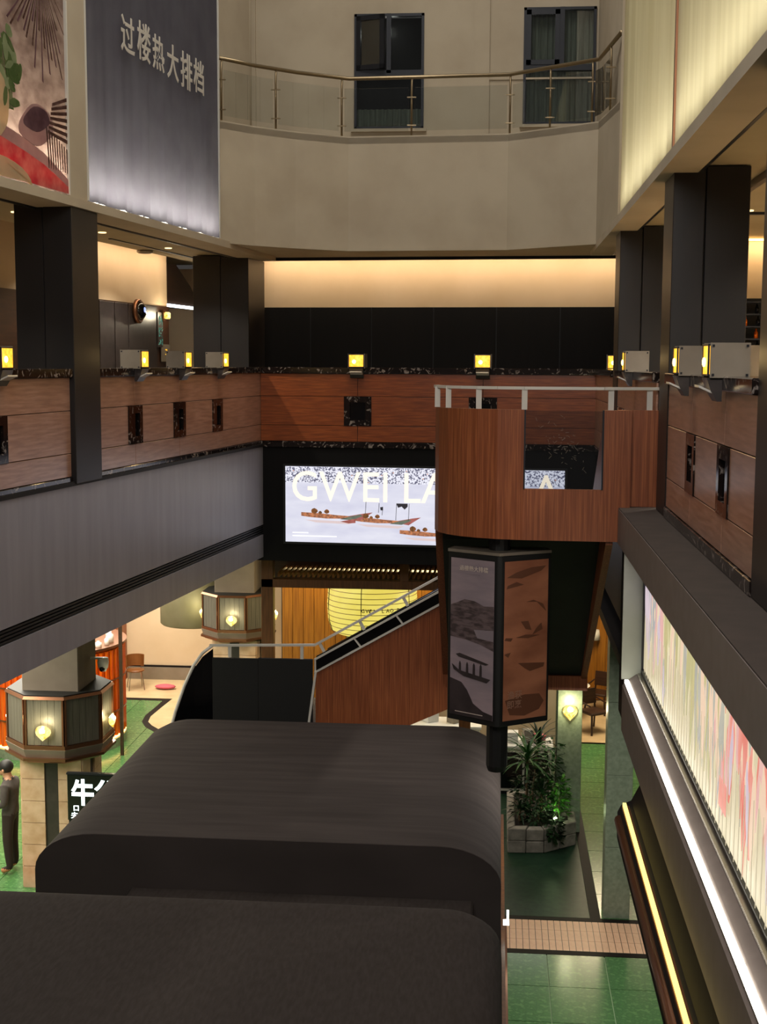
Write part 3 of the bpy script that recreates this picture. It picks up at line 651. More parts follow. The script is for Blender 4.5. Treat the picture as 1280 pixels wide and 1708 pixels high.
def boat(x, z, k, flip=False):
    f = lambda p: [((x+a*k), z+b*k) for a, b in p]
    spoly('boat_hull', 'screen_hull', f([(0, .10), (.5, .08), (.95, .04), (1.3, .02), (1.3, -.05), (.7, -.06), (.25, -.03), (0, .0)]))
    spoly('boat_bow', 'screen_hull_red', f([(1.3, .02), (1.72, .10), (1.95, .13), (1.75, .0), (1.60, -.10), (1.3, -.05)]), .047)
    spoly('boat_side', 'screen_hull_grey', f([(1.30, -.0), (1.62, .07), (1.68, .03), (1.40, -.09), (1.05, -.07)]), .048)
    for a, b, r in [(.36, .14, .09), (.70, .13, .07), (.52, .10, .05)]: spoly('boat_cargo', 'screen_cargo', f(oval(a, b, r, r*.8, 12)), .049)
    spoly('boat_reflection', 'screen_reflection', f([(.1, -.10), (1.5, -.13), (1.3, -.20), (.4, -.17)]), .044)
boat(.70, 5.16, .62); boat(1.58, 5.10, .58); boat(2.36, 4.90, .60); boat(3.4, 5.0, .6)
spoly('boat_join', 'screen_hull_red', [(1.36, 5.08), (1.62, 5.13), (1.62, 5.06), (1.50, 5.05)], .05)
for a, b, c in [(1.78, 5.22, .20), (2.00, 5.24, .16), (2.06, 5.20, .14), (2.29, 5.12, .28), (2.50, 5.12, .28)]:
    spoly('mast', 'screen_dark', [(a, b), (a+.008, b), (a+.02, b+c), (a+.012, b+c)], .049)
spoly('pennant', 'screen_dark', [(2.30, 5.40), (2.49, 5.40), (2.49, 5.35), (2.44, 5.30), (2.39, 5.35), (2.33, 5.33)], .05)
spoly('pennant', 'screen_dark', [(2.03, 5.33), (2.08, 5.34), (2.08, 5.28), (2.04, 5.28)], .05)
sbox('caption', 'screen_small', .55, .82, 4.870, 4.885, .045); sbox('caption', 'screen_small', .55, 1.3, 4.815, 4.832, .045)
# ------------------------------------------------------------------ ground floor at the back: timber frame, slats, amber wall, lantern
tf = empty('timber_frame', (0, 22.6, 0), 0, 'brown timber portal frame with slatted top under the screen wall', 'frame')
for x0, x1 in [(-4.08, -3.87), (-.6, -.4), (2.2, 2.4)]: MB().box(x0, x1, -.1, .1, 0, 4.3).build('post', 'wood_brown', tf, bevel=.006)
MB().box(-4.08, 2.4, -.1, .08, 3.79, 3.94).build('beam', 'wood_brown', tf, bevel=.006)
MB().box(-1.65, -1.50, -.1, .1, 3.94, 4.36).build('post', 'wood_brown', tf)
MB().box(-4.08, 2.4, .9, 1.0, 3.8, 4.36).build('rear_beam', 'wood_dark', tf)
MB().box(-3.82, 2.3, .86, .90, 3.955, 3.985).build('light_strip', 'led_soft', tf)  # glowing strip added so brightness shows through the slat gaps
for i in range(70):
    x = -3.82+i*.088
    MB().box(x, x+.035, .08, .9, 3.95, 4.03).build('slat', 'wood_amber', tf)
slab('ceiling_ground_back', Matrix.Identity(4), -5.4, 4.2, 21.9, 32, 4.38, 4.6, 'ceiling_paint', 'ground floor ceiling under the back gallery', 'ceiling')
wa = struct(MB().box(-4.4, 1.6, 26.6, 26.75, 0, 4.38).build('wall_amber', 'wood_dark'), 'amber timber boarded wall behind the yellow lantern')
for i in range(27): MB().box(-4.38+i*.222, -4.166+i*.222, 26.57, 26.6, .02, 4.36).build('board', 'wood_amber', wa, bevel=.004)
lt = empty('paper_lantern', (-2.38, 25.2, 0), 0, 'large glowing yellow barrel lantern with dark ribs and small lettering', 'lantern')
prof = [(.70, 2.50), (.80, 2.56), (.86, 2.75), (.88, 3.05), (.86, 3.40), (.80, 3.6), (.70, 3.68)]
m = MB(); m.lathe(prof, n=36); m.build('shade', 'lantern_yellow', lt, True)
def prad(z):
    for (r0, z0), (r1, z1) in zip(prof, prof[1:]):
        if z0 <= z <= z1: return r0+(r1-r0)*(z-z0)/(z1-z0)
    return .7
for i in range(11):
    z = 2.56+i*.102; m = MB(); m.lathe([(prad(z)+.001, z-.006), (prad(z)+.008, z), (prad(z)+.001, z+.006)], n=36); m.build('rib', 'wood_brown', lt, True)
for a in [-2.75, -1.72, -.55, .6, 1.7]:
    m = MB(); m.tube([((r+.006)*math.cos(a), (r+.006)*math.sin(a), z) for r, z in prof], .008, 6); m.build('spar', 'wood_dark', lt)
s = 'GWEI LAO R'
for i, ch in enumerate(s):
    if ch == ' ': continue
    a = -math.pi/2-.14+i*.088; r = prad(3.05)+.010
    text('lettering', ch, 'wood_dark', lt, (r*math.cos(a), r*math.sin(a), 3.02), (-math.sin(a), math.cos(a), 0), (0,0,1), .07, 1, .01, .002)
MB().lathe([(0, 2.2), (.5, 2.2), (.5, 2.48), (0, 2.48)], n=24).build('green_base', 'green_panel', lt)
MB().lathe([(0, 0), (.4, 0), (.4, 2.2), (0, 2.2)], n=24).build('pedestal', 'wood_dark', lt)
# cream wall far left, baseboard
wc = struct(MB().box(-13, -4.4, 31.0, 31.2, 0, 4.42).build('wall_cream', 'plaster_warm'), 'cream far wall of the ground floor at left')
struct(MB().box(-8.9, -5.5, 30.9, 31.0, .0, .30).build('baseboard_far', 'lamp_plate'), 'grey base step along the far cream wall', 'baseboard')
struct(MB().box(-9.25, -8.95, 30.2, 31.0, 0, 4.42).build('trim_10', 'wood_red_v'), 'red brown timber jamb beside the cream wall', 'trim')
struct(MB().box(-13, -4.4, 30.95, 31.0, .30, .34).build('baseboard_shadow', 'border_black'), 'dark line above the far base step', 'baseboard')
struct(MB().box(-14, -13.8, 12, 32, 0, 4.42).build('wall_ground_left', 'plaster_warm'), 'far left wall of the ground floor')
dr = empty('ceiling_drum', (-6.55, 28.0, 0), 0, 'round olive drum hanging from the ceiling behind the far lantern column', 'drum')
MB().lathe([(.72, 2.02), (.75, 2.05), (.75, 4.42), (.72, 4.42), (.72, 2.02)], n=32).build('shell', 'grey_drum', dr, True)
MB().lathe([(0, 2.10), (.72, 2.10), (.72, 2.14), (0, 2.14)], n=32).build('diffuser', 'white_paint', dr)
# ------------------------------------------------------------------ lantern columns (octagonal collars with shell sconces)
def oct_column(x, y, label, lower):
    o = empty('lantern_column', (x, y, 0), 0, label, 'column', 'octagonal lantern columns on the ground floor')
    h = .45
    MB().box(-h+.03, h-.03, -h+.03, h-.03, 2.3, 4.42).build('upper_shaft', 'shaft_grey', o, bevel=.01)
    core = MB().box(-h+.01, h-.01, -h+.01, h-.01, 0, 2.2).build('lower_shaft', 'stone_dark', o)
    for s in range(4):
        for k in range(6):
            for u0, u1 in ((-h, -.10), (.10, h)):
                z0, z1 = k*.33, k*.33+.325; t0, t1 = -h-.02, -h+.01
                b = MB().box(u0+.003, u1-.003, t0, t1, z0+.003, z1)
                b.v = [{0:(a,c,d),1:(-c,a,d),2:(-a,-c,d),3:(c,-a,d)}[s] for a, c, d in b.v]
                b.build('stone_slab', 'stone_beige', core)
    def octo(r, z0, z1, nm, mat, r1=None):
        r *= .93; r1 = r1*.93 if r1 else None
        pts = [(r/math.cos(math.pi/8)*math.cos(math.pi/8+i*math.pi/4), r/math.cos(math.pi/8)*math.sin(math.pi/8+i*math.pi/4)) for i in range(8)]
        rr = (r1 or r)/r; n = 8; m = MB()
        m.add([(a, b, z0) for a, b in pts]+[(a*rr, b*rr, z1) for a, b in pts], [tuple(reversed(range(8))), tuple(range(8, 16))]+[(i, (i+1) % 8, 8+(i+1) % 8, 8+i) for i in range(8)])
        return m.build(nm, mat, o)
    octo(.74, 2.205, 2.900, 'collar_core', 'black_matte'); octo(.745, 2.940, 2.956, 'deck', 'black_matte')
    octo(.79, 2.900, 2.940, 'top_moulding', 'bronze', .76); octo(.78, 2.165, 2.221, 'lower_moulding', 'bronze')
    octo(.74, 2.031, 2.165, 'skirt', 'shaft_grey', .79); octo(.80, 1.999, 2.039, 'skirt_moulding', 'bronze'); octo(.70, 1.952, 1.999, 'skirt_base', 'bronze', .76)
    w = .688*math.tan(math.pi/8)
    for i in range(8):
        a = i*math.pi/4; R = Matrix.Rotation(a+math.pi/2, 4, 'Z')
        def P(b): b.v = [tuple(R @ Vector(v)) for v in b.v]; return b
        
        for q in (-w, w-.025): P(MB().box(q, q+.025, -.722, -.688, 2.221, 2.900)).build('corner_trim', 'bronze', o)
        for k in range(5):
            x0 = -w+.03+k*(2*w-.06)/5; P(MB().box(x0+.002, x0+(2*w-.06)/5-.002, -.702, -.688, 2.228, 2.892)).build('slat', 'slat_grey', o)
        if i % 2 == 0:
            sc = MB(); n = 10; pts = [(.0, 2.315)]+[(.115*math.sin(t), 2.442+.10*math.cos(t)) for t in [math.radians(120-240*j/n) for j in range(n+1)]]
            vs = [(px, -.745-.05*math.cos(px*11), pz) for px, pz in pts]+[(0, -.835, 2.426)]
            sc.add(vs, [(j, (j+1) % len(pts), len(pts)) for j in range(len(pts))]); sh = P(sc).build('sconce_shell', 'shell_amber', o, True, recalc=False)
            P(MB().ball((0, -.785, 2.458), .05, 10)).build('bulb', 'bulb_sconce', sh, True)
            p = R @ Vector((0, -.88, 2.521)); point('sconce_light', (x+p.x, y+p.y, p.z), 9, (1, .86, .50), .04)
    return o
oct_column(-6.40, 18.62, 'near stone column with octagonal black collar and glowing shell sconces', True)
oct_column(-5.38, 27.0, 'far stone column with octagonal collar behind the black stair landing', False)
# security camera on the near column
sc = empty('security_camera', (-5.80, 18.72, 3.22), 0, 'white dome security camera on the near lantern column', 'camera')
MB().box(-.16, .02, -.02, .02, .10, .13).build('arm', 'white_plastic', sc); MB().lathe([(.0, .12), (.075, .12), (.085, .06), (.075, -.02), (.04, -.08), (0, -.09)], .03, 0, 16).build('housing', 'white_plastic', sc, True)
MB().ball((.03, -.05, -.035), .045, 10).build('lens', 'black_gloss', sc, True)
# curved amber glass bar
ba = empty('amber_bar', (-8.93, 25.6, 0), 0, 'curved counter wall of glowing orange glass tubes behind the near lantern column', 'bar counter')
MB().lathe([(0, 0), (1.45, 0), (1.45, .18), (1.40, .2), (0, .2)], n=48).build('plinth', 'granite_green', ba)
MB().lathe([(0, .2), (1.30, .2), (1.30, 2.0), (0, 2.0)], n=48).build('glow_core', 'glow_orange', ba, True)
MB().lathe([(1.36, .205), (1.44, .205), (1.44, .235), (1.36, .235), (1.36, .205)], n=48).build('base_light', 'led_warm', ba)
tub = MB().tube([(0, 0, .24), (0, 0, 2.0)], .068, 8).mesh('glass_tube'); tub.materials.append(MATS['glass_orange'])
for i in range(60):
    a = 2*math.pi*i/60; o = link('glass_tube', tub, None, ba); o.location = (1.38*math.cos(a), 1.38*math.sin(a), 0)
MB().lathe([(0, 2.0), (1.40, 2.0), (1.48, 2.06), (1.48, 2.10), (0, 2.10)], n=48).build('rim', 'bronze', ba)
for i, z in enumerate((.75, 1.4)): MB().lathe([(1.44, z-.012), (1.46, z-.012), (1.46, z+.012), (1.44, z+.012), (1.44, z-.012)], n=48).build('band', 'bronze', ba)
for i, (a, r, h, w) in enumerate([(-.12, 1.25, .22, .07), (-.30, 1.3, .16, .05), (.25, 1.1, .2, .05), (-.5, 1.3, .12, .07)]):
    m = MB(); m.lathe([(0, 2.12), (w, 2.12), (w, 2.12+h*.7), (w*.4, 2.12+h*.85), (w*.4, 2.12+h), (0, 2.12+h)], n=12)
    o = m.build('jar', 'white_plastic', None, True); o.location = (-8.93+r*math.cos(a), 25.6+r*math.sin(a), -.02); tag(o, ('tallest pale jar on the amber bar rim, nearest the cream wall chair', 'slim pale jar on the amber bar rim, beside the tallest jar', 'pale jar at the back of the amber bar rim', 'short wide pale jar at the front of the amber bar rim')[i], 'jar', 'jars on the amber bar')
# black sign with white brush characters
sg = empty('stall_sign', (-5.62, 17.55, 0), 0, 'black light box sign with glowing white brush characters beside the near column', 'sign')
MB().box(-.33, .42, -.03, .03, 1.28, 1.94).build('board', 'black_gloss', sg, bevel=.006); MB().box(-.34, .43, -.035, .035, 1.94, 1.965).build('top_edge', 'alu_dark', sg)
text('lettering', '牛', 'sign_white', sg, (-.27, -.038, 1.50), (1,0,0), (0,0,1), .38, .85, .03, .004)
text('lettering', '公', 'sign_white', sg, (.06, -.038, 1.58), (1,0,0), (0,0,1), .30, 1.1, .03, .004)
text('lettering', '口', 'sign_white', sg, (-.24, -.038, 1.42), (1,0,0), (0,0,1), .075, 1, .01, .004); text('lettering', '夫', 'sign_white', sg, (-.28, -.038, 1.31), (1,0,0), (0,0,1), .09, 1.1, .01, .004)
for x in (-.30, .38): MB().box(x-.02, x+.02, -.02, .02, 0, 1.28).build('leg', 'alu_dark', sg)
tag(MB().box(-7.05, -6.3, 17.55, 17.9, 0, .03).build('floor_mat', 'red_mat'), 'red mat edge at the foot of the near lantern column', 'mat')
# chair against the cream wall
def chair(x, y, rz, label, wood='seat_brown', frame='steel'):
    c = empty('chair', (x, y, 0), rz, label, 'chair')
    m = MB(); m.lathe([(.0, .43), (.20, .43), (.215, .45), (.20, .47), (0, .475)], n=18); m.build('seat', wood, c, True)
    m = MB()
    n = 10; vs = []
    for i in range(n+1):
        a = math.radians(20+140*i/n)
        for z, k in ((.52, 1), (.80, 1.06)):
            vs += [(.20*k*math.cos(a), .20*k*math.sin(a), z), (.222*k*math.cos(a), .222*k*math.sin(a), z)]
    fs = []
    for i in range(n): q = i*4; r = q+4; fs += [(q, r, r+2, q+2), (q+1, q+3, r+3, r+1), (q+2, r+2, r+3, q+3), (q, q+1, r+1, r)]
    m.add(vs, fs+[(0, 2, 3, 1), (n*4, n*4+1, n*4+3, n*4+2)]); m.build('backrest', wood, c)
    for sx_, sy_ in ((-1,-1),(1,-1),(1,1),(-1,1)): MB().tube([(.13*sx_, .13*sy_, .43), (.18*sx_, .19*sy_, 0)], .013, 6).build('leg', frame, c)
    for s in (-1, 1): MB().tube([(.14*s, .14, .43), (.17*s, .15, .56)], .012, 6).build('back_post', frame, c)
    return c
struct(MB().box(-7.30, -7.24, 24.70, 24.76, 0, 4.42).build('trim_11', 'wood_dark'), 'thin dark post at the edge of the amber bar', 'trim')
chair(-8.45, 29.95, .4, 'brown curved back chair with steel legs against the cream wall')
tag(MB().ball((-7.75, 30.0, .06), .16, 12, (1.6, .9, .35)).build('pink_bundle', 'pink_cloth', None, True), 'pink cloth bundle lying on the cream floor by the chair', 'cloth')
# ------------------------------------------------------------------ fabric covered stalls in the foreground
def stall(name, x0, x1, y0, y1, z1, r, label, mat, bk=1.0):
    o = empty(name, ((x0+x1)/2, (y0+y1)/2, 0), 0, label, 'stall'); cx, cy = (x0+x1)/2, (y0+y1)/2
    n = 8; pr = [(x0, .12)]
    pr += [(x0+r-r*math.cos(a), z1-r*.62+r*.62*math.sin(a)) for a in [math.pi/2*i/n for i in range(n+1)]]
    pr += [(x1-r+r*math.sin(a), z1-r*.62+r*.62*math.cos(a)) for a in [math.pi/2*i/n for i in range(n+1)]]+[(x1, .12)]
    nl = 14; m = MB(); k = len(pr); e = .10
    ys = [(y0, 0), (y0+.03, .0)]+[(y0+.03+(y1-y0-.45)*i/nl, 0) for i in range(1, nl+1)]
    back = [(y1-.40, 0), (y1-.2, .05*bk), (y1-.06, .14*bk), (y1, .30*bk)]
    rows = [(y, d) for y, d in ys[:-1]]+back
    vs = []
    for y, d in rows:
        for px, pz in pr:
            f = 1-d*.9*max(0, min(1, (pz-1.5)/1.0)); s = 1-d*.12
            vs.append(((px-cx)*s, y-cy, pz-(d*.45 if pz > 1.5 else 0)))
    fs = [(i*k+j, i*k+j+1, (i+1)*k+j+1, (i+1)*k+j) for i in range(len(rows)-1) for j in range(k-1)]
    fs += [tuple(range(k)), tuple(reversed(range((len(rows)-1)*k, len(rows)*k)))]
    m.add(vs, fs); c = m.build('fabric_cover', mat, o)
    for p in c.data.polygons: p.use_smooth = len(p.vertices) == 4
    MB().box(x0-cx+.06, x1-cx-.06, y0-cy+.06, y1-cy-.1, 0, .12).build('base', 'black_matte', o); return o
st1 = stall('stall_cover', -4.58, .10, 12.45, 17.05, 3.0, .62, 'large black fabric covered stall roof with rounded shoulders, the farther of two', 'fabric_wave')
MB().box(-1.35, 2.07, -2.85, -2.30, 2.30, 2.47).build('front_lip', 'fabric_black', st1, bevel=.02)
st2 = stall('stall_cover', -5.6, .10, 4.5, 11.06, 3.0, .50, 'large black fabric covered stall roof at the bottom edge, nearest the viewer', 'fabric_black', .25)
# brass edged side trim with small lamps on the right side of the stalls
stt = empty('side_trim', (.13, 12.0, 0), 0, 'brown and brass edge strip with small lamps along the stall side', 'trim')
MB().box(-.02, .02, -6, 4.6, 1.0, 1.9).build('timber_strip', 'wood_brown', stt); MB().box(.02, .045, -2.2, 1.6, 1.2, 1.75).build('brass_strip', 'bronze', stt)
for yy, z in ((.9, 2.05), (-1.15, 1.72)):
    MB().box(.0, .06, yy-.05, yy+.05, z, z+.02).build('lamp_tray', 'led_white', stt); MB().box(.035, .055, yy, yy+.03, z+.02, z+.13).build('lamp_tube', 'led_white', stt)
# ------------------------------------------------------------------ staircase with curved pulpit
SC = empty('staircase', (0, 13, 0), 0, 'wood clad staircase with curved pulpit landing, black balustrade and pale rails', 'staircase')
oy = 13.0
ARC = [(-.645, 13.78), (-.60, 13.58), (-.50, 13.40), (-.36, 13.26), (-.20, 13.16), (0.0, 13.08), (.26, 13.03), (1.03, 13.0), (1.17, 13.0)]
def arcstrip(pts, z0, z1, nm, mat, th=.05, par=SC):
    m = MB(); strip(m, [(x, y-oy) for x, y in pts], z0, z1, th); return m.build(nm, mat, par)
arcstrip(ARC[0:3], 5.96, 7.25, 'pulpit_panel', 'wood_red_v'); arcstrip(ARC[2:5], 5.96, 7.25, 'pulpit_panel', 'wood_red_v')
arcstrip(ARC[4:6], 5.96, 7.25, 'pulpit_panel', 'wood_red_v'); arcstrip(ARC[5:7], 5.96, 7.25, 'pulpit_panel', 'wood_red_v')
arcstrip(ARC[6:9], 5.96, 6.47, 'pulpit_panel', 'wood_red_v'); arcstrip(ARC[7:9], 6.47, 7.25, 'pulpit_panel', 'wood_red_v')
gl = arcstrip([(.27, 13.03), (1.025, 13.0)], 6.475, 7.24, 'glass_pane', 'glass_pulpit', .012)
random.seed(4); sm = MB()
for k in range(60):
    u = .62+random.gauss(0, .12); z = 6.92+random.gauss(0, .13)-.3*(u-.62); a = random.uniform(0, 3.14); l = random.uniform(.004, .022)
    if .3 < u < 1.0 and 6.6 < z < 7.2: sm.bar((u-l*math.cos(a), -.004, z-l*math.sin(a)), (u+l*math.cos(a), -.004, z+l*math.sin(a)), .002, .004, (0, 1, 0))
sm.build('smudges', 'lamp_plate', gl)['kind'] = 'stuff'
MB().box(.26, .275, .01, .06, 6.47, 7.25).build('glass_edge', 'alu_dark', SC); MB().box(1.02, 1.035, -.01, .06, 6.47, 7.25).build('glass_edge', 'alu_dark', SC)
MB().box(1.17, 1.62, .10, .15, 6.30, 7.25).build('return_panel', 'wood_red_v', SC)
MB().box(1.17, 1.30, .0, .10, 5.96, 7.25).build('corner_panel', 'wood_red_v', SC)
m = MB(); m.prism([(x, y-oy+.05) for x, y in ARC]+[(1.6, .1), (1.6, 1.2), (-.62, 1.2)], 6.18, 6.30); m.build('pulpit_floor', 'stone_dark', SC)
m = MB(); m.prism([(x, y-oy+.06) for x, y in ARC]+[(1.17, .9), (-.60, .9)], 5.98, 6.16); m.build('pulpit_soffit', 'soffit_dark', SC)
rail = [(x, y-oy+.03, 7.46) for x, y in ARC[:8]]+[(1.17, .05, 7.46), (1.6, .14, 7.46)]
m = MB()
for a, b in zip(rail, rail[1:]): m.bar(a, b, .05, .028)
m.build('handrail', 'steel_pale', SC)
for x, y in [(-.62, .62), (-.50, .42), (-.19, .19), (.26, .06), (1.10, .05), (1.48, .13)]:
    m = MB(); m.bar((x, y, 7.25), (x, y, 7.46), .055, .02, (0,1,0)); m.build('rail_post', 'steel_pale', SC)
# flight A: drops away from the viewer behind the pulpit
for i in range(13): MB().box(-.56, 1.08, .95+i*.25, 1.22+i*.25, 6.30-(i+1)*.17-.04, 6.30-(i+1)*.17).build('tread', 'stone_dark', SC)
for i in range(13): MB().box(-.56, 1.08, .95+i*.25, .97+i*.25, 6.30-(i+1)*.17, 6.30-i*.17-.04).build('riser', 'stone_dark', SC)
def par_x(m, x0, x1, p): m.prism(p, x0, x1, 'x')
m = MB(); par_x(m, -.56, 1.08, [(.78, 5.86), (3.25, 3.84), (3.25, 3.92), (.78, 5.98)]); m.build('flight_soffit', 'soffit_dark', SC)
for x0, x1, f0 in ((-.64, -.56, .82), (1.08, 1.15, .06)):
    m = MB(); par_x(m, x0, x1, [(f0, 5.92), (3.25, 3.78), (3.25, 4.2), (1.0, 6.28), (f0, 6.28)]); m.build('stringer', 'wood_red_v', SC)
for x0, x1 in ((-.64, -.60), (1.11, 1.15)):
    m = MB(); par_x(m, x0, x1, [(.9, 6.20), (4.3, 3.95), (4.3, 4.95), (.9, 7.22)]); m.build('balustrade_panel', 'wood_red_v', SC)
MB().box(-.64, 1.16, 3.2, 3.3, 3.66, 3.84).build('landing_fascia', 'wood_red_v', SC)
MB().box(-.64, 1.16, 3.25, 5.9, 3.86, 4.0).build('landing', 'stone_dark', SC)
# flight B: falls to the left along y = 17.5
T = lambda x: 4.66+.577*(x+.734); BO = lambda x: 3.02+.46*(x+.64)
YB = 4.5
e = [-2.43, -2.20, -1.93, -1.68, -1.42, -1.15, -.88, -.62, -.40]
for a, b in zip(e, e[1:]):
    m = MB(); m.prism([(a+.0012, BO(a)), (b-.0012, BO(b)), (b-.0012, T(b)-.19), (a+.0012, T(a)-.19)], YB, YB+.05, 'y'); m.build('skirt_board', 'wood_red_v', SC)
m = MB(); m.prism([(-2.42, T(-2.42)-.18), (-.5, T(-.5)-.18), (-.5, T(-.5)+.03), (-2.42, T(-2.42)+.03)], YB+.01, YB+.05, 'y'); m.build('black_infill', 'black_gloss', SC)
fr_ = MB()
for dz in (-.18, 0): fr_.bar((-2.44, YB-.01, T(-2.44)+dz), (-.45, YB-.01, T(-.45)+dz), .04, .024)
for x in (-1.84, -1.27): fr_.bar((x+.03, YB-.01, T(x+.03)-.17), (x-.06, YB-.01, T(x-.06)+.0), .02, .035, (0,1,0))
fr_.bar((-2.43, YB-.01, T(-2.43)-.19), (-2.43, YB-.01, T(-2.43)+.01), .02, .035, (0,1,0)); fr_.build('band_frame', 'steel_pale', SC)
m = MB(); m.bar((-2.44, YB+.03, 3.87), (-.45, YB+.03, 3.87+1.99*.577), .04, .03); m.build('handrail', 'steel_pale', SC)
for x in (-2.30, -1.75, -1.16): 
    m = MB(); m.bar((x, YB+.03, T(x)), (x-.08, YB+.03, T(x-.08)+.19), .04, .02, (0,1,0)); m.build('rail_post', 'steel_pale', SC)
for i in range(7): MB().box(-.64-(i+1)*.26, -.62-i*.26, YB+.05, YB+1.35, 3.95-(i+1)*.17-.05, 3.95-(i+1)*.17).build('tread', 'stone_dark', SC)
m = MB(); m.prism([(-2.44, BO(-2.44)), (-.4, BO(-.4)), (-.4, BO(-.4)+.08), (-2.44, BO(-2.44)+.08)], YB+.05, YB+1.35, 'y'); m.build('flight_soffit', 'soffit_dark', SC)
m = MB(); m.prism([(-2.44, BO(-2.44)), (-.4, BO(-.4)), (-.4, T(-.4)-.15), (-2.44, T(-2.44)-.15)], YB+1.35, YB+1.40, 'y'); m.build('rear_balustrade', 'black_panel', SC)
# lower landing with black panels and curved left end
MB().box(-3.90, -2.43, YB, YB+1.4, 2.62, 2.78).build('landing', 'stone_dark', SC)
MB().box(-3.22, -2.47, YB, YB+.05, 0.0, 3.67).build('landing_panel', 'black_matte', SC); MB().box(-3.86, -3.225, YB, YB+.05, 0.0, 3.66).build('landing_panel', 'black_matte', SC)
m = MB(); m.bar((-2.55, YB-.02, 2.55), (-2.42, YB-.02, 3.52), .03, .06, (0,1,0)); m.build('newel_strip', 'steel_pale', SC)
m = MB(); m.bar((-3.90, YB+.03, 3.83), (-2.44, YB+.03, 3.87), .04, .03); m.build('handrail', 'steel_pale', SC)
for x in (-3.62, -2.62): 
    m = MB(); m.bar((x, YB+.03, 3.67), (x, YB+.03, 3.85), .045, .02, (0,1,0)); m.build('rail_post', 'steel_pale', SC)
cur = [(-3.86, YB+.03, 3.83), (-4.0, YB+.02, 3.72), (-4.12, YB-.0, 3.55), (-4.24, YB-.05, 3.28), (-4.36, YB-.10, 2.92), (-4.48, YB-.16, 2.45), (-4.60, YB-.22, 1.9), (-4.70, YB-.28, 1.2)]
m = MB(); m.tube(cur, .022, 8); m.build('curved_handrail', 'steel_pale', SC, True)
m = MB()
for (xa, ya, za), (xb, yb, zb) in zip(cur, cur[1:]):
    za -= .05; zb -= .05
    m.add([(xa, ya, 0), (xb, yb, 0), (xb, yb, zb), (xa, ya, za), (xa, ya+.04, 0), (xb, yb+.04, 0), (xb, yb+.04, zb), (xa, ya+.04, za)], [(0,1,2,3),(5,4,7,6),(3,2,6,7),(1,0,4,5)])
m.build('curved_panel', 'black_gloss', SC)
for i in range(11): MB().box(-3.86, -2.5, YB+1.4+i*.26, YB+1.68+i*.26, 2.62-(i+1)*.225-.04, 2.62-(i+1)*.225).build('tread', 'stone_dark', SC)
# ------------------------------------------------------------------ hanging poster totem
TT = empty('poster_totem', (.04, 13.35, 0), 0, 'dark hanging poster box with two angled picture faces under the pulpit', 'poster box')
hw = .52; zb, zt = 4.02, 5.78
poly = [(-hw, .10), (-.02, -.22), (.02, -.22), (hw, .10), (hw, .22), (-hw, .22)]
m = MB(); m.prism(poly, zb, zt); m.build('box', 'black_matte', TT, bevel=.006)
m = MB(); m.prism([(-hw-.01, .09), (0, -.235), (hw+.01, .09), (hw-.05, .26), (-hw+.05, .26)], zt, zt+.03); m.build('top_cap', 'lamp_plate', TT)
MB().lathe([(0, zt), (.11, zt), (.11, 6.0), (0, 6.0)], .0, .05, 16).build('stem', 'black_matte', TT)
MB().lathe([(0, 3.50), (.09, 3.50), (.11, 3.56), (.11, zb), (0, zb)], .0, .02, 16).build('lower_stem', 'black_matte', TT)
def face(s):
    a = Vector((-hw if s < 0 else .02, .10 if s < 0 else -.22, 0)); b = Vector((-.02 if s < 0 else hw, -.22 if s < 0 else .10, 0)); d = b-a; n = Vector((d.y, -d.x, 0)).normalized()
    def P(u, z, off=.006): q = a+d*u+n*off; return (q.x, q.y, z)
    return P, d.normalized(), n
def fpoly(nm, mat, P, pts, off): 
    k = len(pts); m = MB(); m.add([P(u, z, off) for u, z in pts]+[P(u, z, off-.003) for u, z in pts], [tuple(range(k)), tuple(reversed(range(k, 2*k)))]+[(i, k+i, k+(i+1) % k, (i+1) % k) for i in range(k)])
    return m.build(nm, mat, TT)
P, d, n = face(-1); q = lambda t: zb+.06+t*(zt-zb-.12)
fpoly('picture', 'poster_sky', P, [(.06, q(0)), (.95, q(0)), (.95, q(1)), (.06, q(1))], .008)
random.seed(11)
fpoly('picture_town', 'poster_mid', P, [(.06, q(.70)), (.2, q(.72)), (.35, q(.745)), (.55, q(.74)), (.75, q(.715)), (.95, q(.72)), (.95, q(.44)), (.7, q(.47)), (.4, q(.49)), (.06, q(.50))], .011)
fpoly('picture_quay', 'poster_purple', P, [(.55, q(.56)), (.95, q(.57)), (.95, q(.50)), (.62, q(.51))], .013)
fpoly('picture_roof', 'poster_dark', P, [(.18, q(.39)), (.26, q(.40)), (.86, q(.355)), (.80, q(.345)), (.24, q(.375))], .013)
fpoly('picture_boat', 'poster_dark', P, [(.10, q(.325)), (.25, q(.29)), (.9, q(.26)), (.82, q(.235)), (.35, q(.255)), (.14, q(.29))], .013)
for u in (.27, .42, .56, .70): fpoly('picture_figure', 'poster_dark', P, [(u-.025, q(.27)), (u+.025, q(.27)), (u+.02, q(.335)), (u, q(.35)), (u-.02, q(.335))], .014)
fpoly('picture_foreground', 'poster_dark', P, [(.06, q(.0)), (.95, q(.0)), (.95, q(.035)), (.75, q(.05)), (.55, q(.09)), (.42, q(.17)), (.30, q(.215)), (.06, q(.235))], .013)
text('lettering', '過樓熱大排檔', 'poster_ink', TT, P(.24, q(.925), .012), d, (0,0,1), .055, 1, .01, .001)
fpoly('caption', 'poster_purple', P, [(.38, q(.905)), (.66, q(.905)), (.66, q(.910)), (.38, q(.910))], .012)
fpoly('caption', 'poster_ink', P, [(.18, q(.022)), (.75, q(.022)), (.75, q(.026)), (.18, q(.026))], .017)
P, d, n = face(1)
